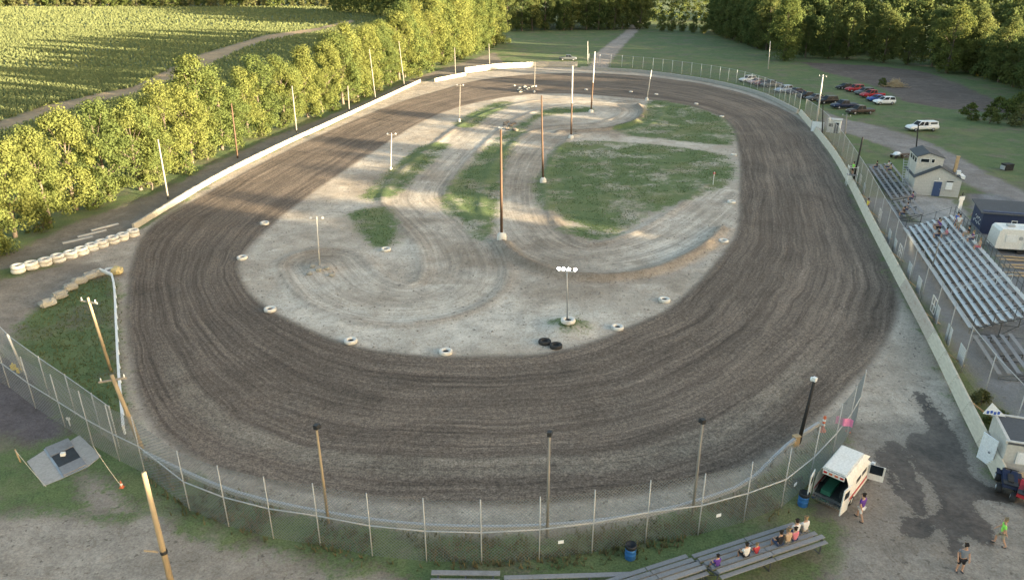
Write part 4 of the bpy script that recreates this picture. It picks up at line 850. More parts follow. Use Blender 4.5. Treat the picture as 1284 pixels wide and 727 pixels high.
MB().bar(Vector((0, 0, .4)), e + Vector((0, 0, .4)), .3, .05).build('seat_plank', 'grey_plank', t); MB().bar(Vector((0, -.55, .4)), e + Vector((0, -.55, .4)), .3, .05).build('seat_plank', 'grey_plank', t)
def low_bench(a, b, label):
    t = thing('bench', label, 'bench', (a.x, a.y, 0)); e = Vector((b.x - a.x, b.y - a.y, 0))
    for dy in (0, -.5): MB().bar(Vector((0, dy, .36)), e + Vector((0, dy, .36)), .28, .05).build('seat_plank', 'grey_plank', t)
    for k in (.05, .35, .65, .95): MB().box(e * k + Vector((0, -.25, .16)), (.08, .6, .36)).build('leg', 'under_steel', t)
low_bench(G(632, 724, .36), G(796, 719, .36), 'long low plank bench at the bottom edge, right of the short one')
for k in (.1, .5, .9): MB().box(e * k + Vector((0, -.27, .18)), (.08, .7, .4)).build('leg', 'under_steel', t)

# ------------------------------------------------------------------ buildings
def frame_at(p, ang=-.264): return Matrix.Translation(p) @ Matrix.Rotation(ang, 4, 'Z')
def gable(t, w_, d_, he, hr, x0=0.0, y0=0.0, z0=0.0, wall='block_wall', roof='roof_grey', ov=.25, rx=.5, pref=''):
    b = MB(); rxx = w_ * rx
    for y in (y0, y0 + d_):
        pts = [(x0, z0), (x0 + w_, z0), (x0 + w_, he), (x0 + rxx, hr), (x0, he)]; v = [(x, y, z) for x, z in pts]; b.add(v, [(0, 1, 2, 3, 4) if y == y0 else (4, 3, 2, 1, 0)])
    b.quad((x0, y0 + d_, z0), (x0, y0, z0), (x0, y0, he), (x0, y0 + d_, he)); b.quad((x0 + w_, y0, z0), (x0 + w_, y0 + d_, z0), (x0 + w_, y0 + d_, he), (x0 + w_, y0, he)); b.build(pref + 'wall', wall, t)
    for sx, xa, xb in ((-1, x0, x0 + rxx), (1, x0 + rxx, x0 + w_)):
        za, zb = (he, hr) if sx < 0 else (hr, he); k = (zb - za) / (xb - xa); xa2, xb2 = (xa - ov, xb) if sx < 0 else (xa, xb + ov); za2, zb2 = za + k * (xa2 - xa), zb + k * (xb2 - xb); r_ = MB(); th = .09
        v = [(x, y, z + e) for e in (.015, th) for x, y, z in ((xa2, y0 - ov, za2), (xb2, y0 - ov, zb2), (xb2, y0 + d_ + ov, zb2), (xa2, y0 + d_ + ov, za2))]
        r_.add(v, [(3, 2, 1, 0), (4, 5, 6, 7), (0, 1, 5, 4), (1, 2, 6, 5), (2, 3, 7, 6), (3, 0, 4, 7)]).build(pref + 'roof_slope', roof, t)
t = thing('scoring_tower', 'cream block building with raised scoring tower and blue door', 'building', (54.5, 97.7, 0), -.264)
gable(t, 5.7, 5.6, 2.45, 3.95, ov=.22)
gable(t, 3.2, 4.6, 5.0, 5.55, 0.02, .9, 2.0, ov=.15, rx=.42, pref='tower_')
for z in np.arange(.4, 2.4, .4): MB().box((2.85, -.004, z), (5.66, .012, .018)).build('block_course', 'concrete', t)
o = MB().box((2.9, -.03, 1.0), (.95, .08, 2.05)).build('door', 'blue_door', t); MB().box((3.25, -.09, 1.0), (.06, .06, .12)).build('handle', 'steel', o); MB().box((2.9, -.02, 2.07), (1.1, .06, .08)).build('frame', 'white_paint', o)
o = MB().box((4.3, -.03, 1.5), (.8, .07, 1.0)).build('window', 'white_paint', t); MB().box((4.3, -.075, 1.72), (.66, .03, .4)).build('pane', 'sign_white', o); MB().box((4.3, -.08, .98), (.95, .14, .06)).build('sill', 'concrete', o); MB().box((4.3, -.05, 2.1), (.8, .05, .15)).build('awning', 'dark_metal', o)
o = MB().tube((2.9, -.02, 2.5), (2.9, -.25, 2.45), .05).tube((2.9, -.25, 2.5), (2.9, -.25, 2.36), .06, .13).build('lamp', 'white_paint', t)
for x, w_ in ((.95, 1.0), (1.95, .35)):
    o = MB().box((x, .885, 4.55), (w_ + .12, .05, .55)).build('tower_window', 'white_paint', t); MB().box((x, .86, 4.55), (w_, .03, .44)).build('pane', 'glass', o)
for y in (1.6, 2.9, 4.2):
    o = MB().box((.005, y, 4.45), (.06, 1.0, .7)).build('tower_window', 'white_paint', t); MB().box((-.03, y, 4.45), (.03, .86, .58)).build('pane', 'glass', o)
o = MB().box((5.2, 2.2, 4.0), (.36, .36, 2.1)).build('chimney', 'tan_wood', t); MB().box((5.2, 2.2, 5.08), (.44, .44, .08)).build('cap', 'tan_wood', o)
MB().box((5.75, .8, 2.75), (.5, 1.6, .4), 0).build('duct', 'white_paint', t); MB().box((5.3, .9, 3.2), (.5, .5, .5)).build('vent_box', 'white_paint', t)
t = thing('stair_ladder', 'grey steel ladder stair against the left wall of the scoring tower', 'stairs', (54.0, 99.2, 0), -.264 + 1.57)
for s_ in (-.35, .35): MB().bar((-1.2, s_, 0), (1.6, s_, 4.2), .06, .1).build('stringer', 'galv', t)
for k in range(1, 14): MB().box((-1.2 + 2.8 * k / 14, 0, 4.2 * k / 14), (.22, .66, .03)).build('tread', 'galv', t)
# navy shed with white mural marks
t = thing('navy_shed', 'dark navy shed with white painted marks on its end wall', 'shed', (54.35, 81.6, 0), -.264)
MB().box((2.6, 1.8, 1.25), (5.2, 3.6, 2.5)).build('wall', 'navy_wall', t)
r_ = MB(); v = [(x, y, z) for e in (0, .1) for x, y, z in ((-.35, -.3, 2.52 + e), (5.5, -.3, 2.52 + e), (5.5, 3.95, 3.0 + e), (-.35, 3.95, 3.0 + e))]; r_.add(v, [(3, 2, 1, 0), (4, 5, 6, 7), (0, 1, 5, 4), (1, 2, 6, 5), (2, 3, 7, 6), (3, 0, 4, 7)]).build('roof', 'roof_grey', t)
MB().box((2.6, 1.8, 2.6), (5.18, 3.58, .25)).build('gable_infill', 'navy_wall', t)
for k in range(11):
    y = .6 + (k % 6) * .42; z = 1.0 + (k // 6) * .55; MB().box((-.012, y, z + .1 * math.sin(k * 2)), (.02, .3, .1), 0, 0, Matrix.Rotation(k * .9, 3, 'X')).build('mural_mark', 'white_paint', t)
o = MB().box((3.3, -.02, 1.6), (.6, .06, .5)).build('window', 'white_paint', t); MB().box((3.3, -.055, 1.6), (.46, .02, .36)).build('pane', 'glass', o)
t = thing('floodlight_box', 'dark floodlight on a post behind the navy shed', 'light', (59.6, 81.3, 0)); MB().tube((0, 0, 0), (0, 0, 3.6), .05).build('post', 'dark_metal', t); MB().box((0, 0, 3.7), (.6, .4, .35)).build('head', 'dark_metal', t)
# white caravan
t = thing('caravan', 'white caravan parked behind the main grandstand', 'caravan', (52.3, 75.3, 0), -.2)
b = MB(); pr_ = [(0, .55), (6.5, .55), (6.5, 2.75), (.35, 2.75), (.12, 2.5), (0, 1.4)]; b.prism(pr_, 0, 2.3).build('body', 'amb_white', t)
for x in (1.4, 4.4): MB().box((x, -.02, 1.75), (1.1, .06, .8)).build('hatch', 'white_paint', t)
o = MB().box((3.1, -.03, 1.55), (.75, .07, 1.85)).build('door', 'white_paint', t); MB().box((3.1, -.075, 2.0), (.35, .03, .45)).build('pane', 'glass', o)
MB().lathe([(.005, 0), (.22, 0), (.22, .05), (.005, .06)], (2.3, -.03, 1.8), 14, 'Y').build('round_vent', 'galv', t)
for x, y in ((1.5, 1.2), (3.2, .9), (4.6, 1.4)): MB().box((x, y, 2.85), (.7, .6, .22)).build('roof_vent', 'galv', t)
for x in (2.6, 3.5):
    for y in (.15, 2.15): MB().lathe([(.005, -.1), (.34, -.1), (.34, .1), (.005, .1)], (x, y, .33), 16, 'Y').build('wheel', 'rubber', t)
MB().box((3, 1.15, .48), (6.2, 1.6, .14)).build('chassis', 'dark_metal', t); MB().bar((0, 1.15, .45), (-1.0, 1.15, .45), .1, .1).build('drawbar', 'dark_metal', t)
for k in range(6):
    g = G(1268 + k * 3, 322 + k * 5, .1); o = MB().box((0, 0, .1), (3.0, .25, .1)).build('timber_plank', 'tan_wood', None, False, Vector((g.x, g.y, .12 * (k % 2)))); o.rotation_euler.z = -.25 + .1 * (k % 3); tag(o, 'pale timber plank lying behind the main grandstand, %s from the caravan' % ORD[k], 'plank', 'planks behind the main grandstand')
# booth at the gate, bottom right shed
t = thing('gate_booth', 'small white ticket booth at the gate by the access road', 'booth', G(1036, 166), -.5)
MB().box((1.1, .9, 1.15), (2.2, 1.8, 2.3)).build('wall', 'white_paint', t); MB().box((1.1, .9, 2.36), (2.5, 2.1, .1)).build('roof', 'block_wall', t); o = MB().box((1.6, -.02, .95), (.7, .05, 1.9)).build('doorway', 'dark_metal', t); MB().box((.6, -.02, 1.4), (.7, .05, .6)).build('window', 'glass', t)
t = thing('park_gate', 'pale gate panel next to the ticket booth', 'gate', G(1024, 166), -.6); MB().box((0, 0, 1.0), (2.2, .06, 1.9)).build('panel', 'sign_white', t); MB().box((-1.1, 0, 1.1), (.1, .1, 2.2)).build('post', 'galv', t)
t = thing('block_hut', 'white block hut with dark roof at the right edge, by the end of the barrier', 'hut', (30.0, 37.3, 0), -.3)
MB().box((2.0, 1.6, 1.05), (4, 3.2, 2.1)).build('wall', 'block_wall', t); MB().box((2.1, 1.6, 2.19), (4.2, 3.3, .14)).build('roof', 'roof_grey', t)
for y in (.05, 3.15): MB().box((2.0, y, 2.22), (4.25, .18, .2)).build('parapet', 'block_wall', t)
MB().box((.05, 1.6, 2.22), (.18, 2.9, .2)).build('parapet', 'block_wall', t)
o = MB().box((1.6, -.03, 1.25), (1.9, .08, .8)).build('window', 'white_paint', t); MB().box((1.6, -.075, 1.25), (1.7, .03, .62)).build('shutter', 'sign_white', o)
o = MB().box((-.6, .9, .95), (.06, 1.1, 1.9), .55).build('door', 'sign_white', t); MB().box((-.62, .5, 1.0), (.08, .1, .1), .55).build('handle', 'steel', o)
t = thing('banner', 'white triangular banner with blue marks on the roof of the block hut', 'banner', (30.2, 40.3, 2.3), -.3)
MB().add([(0, 0, 0), (1.3, 0, 0), (.35, 0, .85), (0, .04, 0), (1.3, .04, 0), (.35, .04, .85)], [(0, 1, 2), (5, 4, 3), (0, 3, 4, 1), (1, 4, 5, 2), (2, 5, 3, 0)]).build('cloth', 'sign_white', t)
for k in range(4): MB().box((.25 + k * .2, -.012, .16 + .05 * (k % 2)), (.13, .02, .2)).build('blue_mark', 'sign_blue', t)
SHRUBP[0].place('dark_bush', 'dark bush behind the near end of the ribbed barrier', 'bush', (*G(1247, 536)[:2], 0), 1, sc=.42)
SHRUBP[1].place('dark_bush', 'bush at the foot of the grandstand fence near the block hut', 'bush', (*G(1228, 508)[:2], 0), 2, sc=.38)
# flag stand
g = G(1066, 232); t = thing('flag_stand', 'white flag stand platform at the front straight fence', 'platform', g, -.264)
for x in (-.6, .6):
    for y in (-.5, .5): MB().box((x, y, .9), (.07, .07, 1.85 + 1.0)).build('leg', 'white_paint', t).location.z = .5
MB().box((0, 0, 1.5), (1.3, 1.1, .06)).build('deck', 'grey_plank', t)
for y in (-.5, .5): MB().bar((-.6, y, 2.6), (.6, y, 2.6), .05, .05).build('hand_rail', 'white_paint', t)
for x in (-.6, .6): MB().bar((x, -.5, 2.6), (x, .5, 2.6), .05, .05).build('hand_rail', 'white_paint', t)
for k in range(5): MB().bar((-.6, -.55, .25 + .25 * k), (0, -.55, .25 + .25 * k), .04, .04).build('rung', 'white_paint', t)
t = thing('sign_post', 'white post with two white boards in front of the scoring tower', 'sign', (*G(1197, 284)[:2], 0)); MB().tube((0, 0, 0), (0, 0, 4.2), .06).build('post', 'dark_metal', t); MB().box((0, -.06, 2.3), (.55, .05, 1.9), .3).build('board', 'white_paint', t); MB().box((0, -.06, 3.5), (.8, .05, .5), .3).build('board', 'white_paint', t)
t = thing('dark_bin', 'black bin box on the grass beyond the access road', 'bin', G(1262, 213), .2); MB().box((0, 0, .45), (1.4, 1.0, .9)).build('body', 'dark_metal', t); MB().box((0, 0, .93), (1.5, 1.1, .07)).build('lid', 'rubber', t); MB().box((-.8, 0, .4), (.12, .8, .6)).build('side_panel', 'galv', t)
t = thing('utility_cart', 'grey cart with a white tarp beside the scoring tower', 'cart', G(1124, 198), .3); MB().box((0, 0, .55), (1.8, 1.0, .1)).build('deck', 'steel', t); MB().lathe([(.005, 1.0), (.35, .95), (.6, .8), (.7, .6)], n=7).build('tarp', 'sign_white', t)
for x in (-.6, .6):
    for y in (-.5, .5): MB().lathe([(.005, -.06), (.26, -.06), (.26, .06), (.005, .06)], (x, y, .26), 14, 'Y').build('wheel', 'rubber', t)
t = thing('picnic_table', 'dark picnic table next to the cart by the scoring tower', 'table', G(1134, 199), .3); MB().box((0, 0, .75), (1.8, .8, .06)).build('table_top', 'pole_brown', t)
for y in (-.7, .7): MB().box((0, y, .45), (1.8, .28, .05)).build('seat', 'pole_brown', t)
for x in (-.7, .7): MB().bar((x, -.75, 0), (x, .2, .72), .06, .08).bar((x, .75, 0), (x, -.2, .72), .06, .08).build('leg', 'pole_brown', t)
# brush pile
rg = np.random.default_rng(3); b = MB()
for k in range(170):
    c_ = Vector((rg.normal() * 1.3, rg.normal() * .9, 0)); z = max(.1, 1.9 - .55 * c_.length ** 1.5) * rg.random(); d_ = Vector((rg.normal(), rg.normal(), rg.normal() * .35)).normalized() * rg.uniform(.5, 1.3); c_.z = z + .15; b.tube(c_ - d_, c_ + d_, .05, .025, 5)
tag(b.build('brush_pile', 'tan_wood', None, False, G(1122, 109)), 'pile of cut tan brush and logs on the bare ground', 'brush pile')
SHRUBP[2].place('shrub', 'green bush left of the brush pile on the bare ground', 'shrub', (*G(1106, 108)[:2], 0), .4, sc=.6)

# ------------------------------------------------------------------ vehicles
WHEEL = MB().lathe([(.2, -.11), (.3, -.12), (.345, -.09), (.355, 0), (.345, .09), (.3, .12), (.2, .11)], n=18, axis='Y').mesh('tyre', 'rubber', True)
RIM = MB().lathe([(.005, -.115), (.09, -.12), (.2, -.10), (.21, 0), (.2, .10), (.09, .12), (.005, .115)], n=14, axis='Y').mesh('rim', 'steel', True)
def body_loft(secs, W2, mat='car_white'):
    """secs: (x, z_bottom, z_shoulder, z_top) stations; lofted body with rounded shoulders"""
    b = MB(); n = 10; vs = []
    for x, zb, zs, zt, k in secs:
        w_ = W2 * k; vs += [(x, -w_ * .86, zb), (x, -w_, zb + .14), (x, -w_, zs - .06), (x, -w_ * .95, zs + .02), (x, -w_ * .8, zt), (x, w_ * .8, zt), (x, w_ * .95, zs + .02), (x, w_, zs - .06), (x, w_, zb + .14), (x, w_ * .86, zb)]
    m = len(secs); b.add(vs, [(j * n + k, j * n + (k + 1) % n, (j + 1) * n + (k + 1) % n, (j + 1) * n + k) for j in range(m - 1) for k in range(n)] + [tuple(range(n - 1, -1, -1)), tuple((m - 1) * n + k for k in range(n))]); return b
def car_proto(kind):
    P = Proto(); W2 = {'sedan': .9, 'suv': .93, 'pickup': .98, 'cap': .98}[kind]
    if kind == 'sedan': L, secs, gh = 2.3, [(-2.3, .38, .72, .82, .86), (-2.15, .26, .84, .95, .96), (-1.5, .24, .88, .99, 1), (0, .22, .88, .95, 1), (1.0, .22, .86, .97, 1), (1.9, .24, .74, .86, .97), (2.2, .28, .62, .72, .9), (2.32, .36, .55, .6, .78)], [(-1.75, .97), (-1.0, 1.42), (.15, 1.44), (1.05, .96)]
    elif kind == 'suv': L, secs, gh = 2.3, [(-2.3, .42, .95, 1.02, .9), (-2.2, .3, 1.0, 1.08, .97), (-1, .28, 1.0, 1.06, 1), (.8, .27, .98, 1.08, 1), (1.8, .3, .9, 1.0, .97), (2.2, .34, .75, .86, .9), (2.32, .42, .62, .7, .8)], [(-2.2, 1.05), (-1.9, 1.68), (.1, 1.72), (1.0, 1.06)]
    else: L, secs, gh = 2.85, [(-2.85, .5, .98, 1.04, .95), (-2.75, .42, 1.02, 1.08, 1), (-1, .4, 1.04, 1.08, 1), (.3, .38, 1.04, 1.1, 1), (1.5, .4, 1.02, 1.14, 1), (2.4, .42, .96, 1.06, .98), (2.75, .45, .85, .95, .94), (2.87, .5, .7, .75, .88)], [(-.75, 1.08), (-.6, 1.8), (.7, 1.84), (1.45, 1.12)]
    P.part('body', body_loft(secs, W2).mesh('body', 'car_white', True), paint=True)
    # greenhouse: roof panel, pillars as shell, panes proud of it
    (xa, za), (xb, zb), (xc, zc), (xd, zd) = gh; k = .72; wl, wt = W2 * .93, W2 * .76; b = MB()
    v = [(xa, -wl, za), (xb, -wt, zb), (xc, -wt, zc), (xd, -wl, zd), (xa, wl, za), (xb, wt, zb), (xc, wt, zc), (xd, wl, zd)]
    b.add(v, [(0, 3, 2, 1), (4, 5, 6, 7), (0, 1, 5, 4), (1, 2, 6, 5), (2, 3, 7, 6)]); P.part('cabin', b.mesh('cabin', 'car_white'), paint=True)
    def pane(a, b_, c_, d_, off):
        a, b_, c_, d_ = map(Vector, (a, b_, c_, d_)); m = (a + b_ + c_ + d_) / 4; nn = (b_ - a).cross(c_ - a).normalized() * off; q = [m + (x - m) * .84 + nn for x in (a, b_, c_, d_)]; return MB().add(q, [(0, 1, 2, 3)]).mesh('window', 'glass')
    P.part('windshield', pane(v[2], v[3], v[7], v[6], .015)); P.part('rear_window', pane(v[0], v[1], v[5], v[4], .015))
    for s_ in (0, 4):
        A, B, C_, D = [Vector(v[s_ + i]) for i in range(4)]; sg = 1 if s_ == 0 else -1; m1, m2 = (A + D) / 2, (B + C_) / 2
        o = .015
        if s_ == 0: P.part('side_window', pane(A, m1, m2, B, o)); P.part('side_window', pane(m1, D, C_, m2, o))
        else: P.part('side_window', pane(A, B, m2, m1, o)); P.part('side_window', pane(m1, m2, C_, D, o))
    if kind in ('pickup',): P.part('bed', MB().box((-1.8, 0, 1.085), (1.8, W2 * 1.45, .03)).mesh('bed', 'dark_metal'))
    if kind == 'cap':
        P.part('bed_cap', MB().prism([(-2.8, 1.05), (-.8, 1.05), (-.8, 1.8), (-2.6, 1.78)], -W2 * .82, W2 * .82).mesh('bed_cap', 'car_white'), paint=True)
        for s_ in (-1, 1): P.part('cap_window', MB().box((-1.75, s_ * (W2 * .82 + .01), 1.5), (1.3, .02, .3)).mesh('cap_window', 'glass'))
    for x in (L * .62, -L * .62):
        for s_ in (-1, 1):
            i = P.part('wheel', WHEEL, (x, s_ * (W2 - .1), .35)); P.part('rim', RIM, (0, s_ * .012, 0), i)
    zf = secs[-2][2] - .06
    for s_ in (-1, 1):
        P.part('headlight', MB().box((secs[-2][0] + .03, s_ * W2 * .66, zf), (.12, .34, .13)).mesh('headlight', 'head_light')); P.part('tail_light', MB().box((-L + .03, s_ * W2 * .74, secs[1][2] - .08), (.1, .2, .2)).mesh('tail_light', 'red_light'))
        P.part('side_mirror', MB().box((xd - .15, s_ * (W2 + .08), zd + .06), (.12, .18, .12)).mesh('side_mirror', 'dark_metal'))
    P.part('front_bumper', MB().box((L + .0, 0, .45), (.16, W2 * 1.6, .2)).mesh('front_bumper', 'dark_metal')); P.part('rear_bumper', MB().box((-L - .02, 0, .48), (.14, W2 * 1.7, .18)).mesh('rear_bumper', 'chrome')); return P
CP = {k: car_proto(k) for k in ('sedan', 'suv', 'pickup', 'cap')}
def car(kind, col, px, py, ang, label, group, sc=1.0): CP[kind].place({'sedan': 'parked_car', 'suv': 'parked_suv'}.get(kind, 'pickup_truck'), label, 'car' if kind in ('sedan', 'suv') else 'pickup', G(px, py), R(ang), group, mat='car_' + col, sc=sc)
A_, B_, D_ = 'cars parked behind the far fence', 'dark cars parked along the gate', 'cars parked in the row on the grass'
for kind, col, px, py, ang, l, gr in (('suv', 'white', 937, 103, 200, 'white car at the left end of the cars behind the far fence', A_), ('sedan', 'pink', 948, 105.5, 198, 'pale pinkish car second among those behind the far fence', A_), ('sedan', 'maroon', 957, 108, 195, 'maroon car third among those behind the far fence', A_), ('pickup', 'grey', 967, 109.5, 195, 'grey pickup at the right end of the cars behind the far fence', A_),
    ('suv', 'paleblue', 982, 116, 200, 'pale blue car at the left end of the dark row by the gate', B_), ('sedan', 'navy', 997, 118, 198, 'navy car next to the pale blue one in the gate row', B_), ('sedan', 'black', 1011, 123, 196, 'black car in the middle of the gate row', B_), ('sedan', 'grey', 1022, 126, 195, 'dark grey car right of the middle of the gate row', B_), ('suv', 'black', 1037, 130, 193, 'black car at the right end of the gate row', B_),
    ('pickup', 'navy', 1058, 136, 190, 'dark blue pickup next to the access road entrance', 'pickups by the access road'), ('pickup', 'brown', 1078, 143, 190, 'dark brown pickup nearest the access road', 'pickups by the access road'),
    ('sedan', 'black', 1059, 112, 196, 'black car at the far end of the row on the grass', D_), ('suv', 'red', 1071, 115, 194, 'red car second from the far end of the row on the grass', D_), ('suv', 'grey', 1083, 119, 192, 'dark grey car between the two red ones on the grass', D_), ('pickup', 'red', 1093, 122.5, 192, 'red pickup right of the dark grey car on the grass', D_), ('sedan', 'blue', 1099, 127, 190, 'blue car next to the white one on the grass', D_), ('suv', 'white', 1108, 131, 186, 'white hatchback at the near end of the row on the grass', D_),
    ('cap', 'white', 1155, 164, 186, 'white pickup with a covered bed standing alone by the access road', None), ('pickup', 'grey', 712, 76, -8, 'dark grey pickup alone on the far lawn behind the far turn', None)):
    car(kind, col, px, py, ang, l, gr)

# ambulance van with raised roof, rear doors and passenger door open
t = thing('ambulance', 'white ambulance van with red stripe, rear and passenger doors open', 'ambulance', (19.9, 36.0, 0), R(47.5)); t.scale = (.93,) * 3
sec = [(-2.7, .45, 1.05, 1), (-2.62, .35, 1.1, 1), (0, .34, 1.1, 1), (1.25, .34, 1.1, 1), (1.7, .36, 1.08, .98), (2.4, .4, .95, .95), (2.68, .48, .75, .88)]
b = MB(); vs = []
for x, zb, zt, k in sec: vs += [(x, -1.0 * k, zb), (x, -1.02 * k, zt), (x, 1.02 * k, zt), (x, 1.0 * k, zb)]
m = len(sec); b.add(vs, [(j * 4 + k, j * 4 + (k + 1) % 4, (j + 1) * 4 + (k + 1) % 4, (j + 1) * 4 + k) for j in range(m - 1) for k in (0, 1, 2, 3) if not (k == 1 and j < 4)] + [tuple((m - 1) * 4 + k for k in range(4))])
b.build('lower_body', 'amb_white', t)
b = MB()
for sg in (-1, 1):
    prf = [(1.02, 1.1), (.98, 1.75), (.9, 2.15), (.72, 2.55)]
    for (ya, za), (yb, zb_) in zip(prf[:-1], prf[1:]):
        q = [(-2.68, sg * ya, za), (1.15, sg * ya, za), (1.15 - (zb_ - 1.1) * .45, sg * yb, zb_), (-2.68, sg * yb, zb_)]; b.quad(*(q if sg < 0 else q[::-1]))
b.quad((.5, -.72, 2.55), (.5, .72, 2.55), (-2.68, .72, 2.55), (-2.68, -.72, 2.55)); b.add([(1.15, -1.0, 1.1), (1.15, 1.0, 1.1), (.5, .72, 2.55), (.5, -.72, 2.55)], [(0, 1, 2, 3)])
b.build('upper_body', 'amb_white', t)
MB().box((-1.1, 0, 2.6), (3.0, 1.3, .08)).build('roof_cap', 'amb_white', t)
MB().add([(1.62, -.86, 1.1), (1.62, .86, 1.1), (1.17, .74, 1.8), (1.17, -.74, 1.8)], [(0, 1, 2, 3)]).add([(1.62, -.86, 1.1), (1.17, -.74, 1.8), (.9, -.93, 1.75), (.9, -1.0, 1.1)], [(0, 1, 2, 3)]).add([(1.62, .86, 1.1), (.9, 1.0, 1.1), (.9, .93, 1.75), (1.17, .74, 1.8)], [(0, 1, 2, 3)]).build('windshield', 'glass', t)
MB().box((-.7, 0, .62), (3.8, 1.85, .06)).box((.95, 0, 1.35), (.05, 1.7, 1.5)).build('interior', 'amb_inside', t); MB().box((-1.7, .3, .8), (1.7, .6, .3)).build('stretcher', 'green_pad', t); MB().box((-1.5, -.65, .9), (1.6, .4, .5)).build('bench_seat', 'amb_inside', t)
for x in (-.9, .1): MB().box((x, -.985, 1.5), (.75, .03, .45)).build('side_window', 'glass', t)
for sg in (-1, 1): MB().box((-.3, sg * 1.02, .8), (4.5, .025, .2)).build('red_stripe', 'amb_red', t)
MB().box((-2.72, 0, 2.38), (.05, 1.3, .28)).build('rear_header', 'amb_white', t)
for y in (-.5, -.17, .17, .5): MB().box((-2.76, y, 2.4), (.05, .2, .12)).build('marker_light', 'red_light' if abs(y) > .3 else 'orange', t)
for sg in (-1, 1):
    o = MB().box((-2.72 - .45, sg * 1.06, 1.35), (.9, .06, 1.85), sg * .12).build('rear_door', 'amb_white', t); MB().box((-3.2, sg * 1.06, 1.75), (.55, .08, .5), sg * .12).build('pane', 'glass', o)
MB().box((-2.85, 0, .42), (.3, 1.9, .14)).build('rear_bumper', 'chrome', t); MB().box((2.72, 0, .5), (.14, 1.8, .2)).build('front_bumper', 'chrome', t)
o = MB().box((1.0, -1.48, 1.2), (.07, .95, 1.1), .25).build('front_door', 'amb_white', t); MB().box((.95, -1.48, 1.45), (.1, .75, .6), .25).build('pane', 'glass', o)
MB().box((1.35, -1.12, 1.5), (.2, .2, .32)).build('side_mirror', 'white_paint', t)
for x in (1.75, -1.6):
    for sg in (-1, 1): o = link('wheel', WHEEL, t, (x, sg * .92, .36)); link('rim', RIM, o, (0, sg * .012, 0))
# quad bikes
def quad_bike(px, py, ang, col, label):
    t = thing('quad_bike', label, 'quad bike', G(px, py), R(ang), 'quad bikes by the block hut')
    for x in (-.6, .6):
        for sg in (-1, 1): o = link('wheel', WHEEL, t, (x, sg * .48, .3)); o.scale = (.82, 1.3, .82); link('rim', RIM, o, (0, sg * .02, 0))
    MB().prism([(-.95, .62), (-.9, .8), (-.3, .86), (.2, .9), (.55, .95), (.95, .8), (.95, .62), (.3, .5), (-.3, .5)], -.38, .38).build('body', col, t); MB().box((-.3, 0, .93), (.8, .3, .14)).build('seat', 'rubber', t)
    MB().bar((.4, 0, .9), (.3, 0, 1.15), .05, .05).bar((.3, -.38, 1.18), (.3, .38, 1.18), .04, .04).build('handlebar', 'dark_metal', t); MB().box((-.75, 0, .9), (.45, .75, .04)).build('rack', 'dark_metal', t)
    for sg in (-1, 1): MB().box((.6, sg * .48, .68), (.6, .32, .05)).build('fender', col, t)
quad_bike(1262, 612, 60, 'car_navy', 'dark blue quad bike beside the block hut'); quad_bike(1283, 626, 50, 'car_red', 'red quad bike at the right edge by the block hut')
t = thing('wooden_crate', 'tan wooden crate between the quad bikes', 'crate', G(1283, 606)); MB().box((0, 0, .3), (.7, .5, .5)).build('box', 'tan_wood', t); MB().box((0, 0, .57), (.76, .56, .05)).build('lid', 'tan_wood', t)

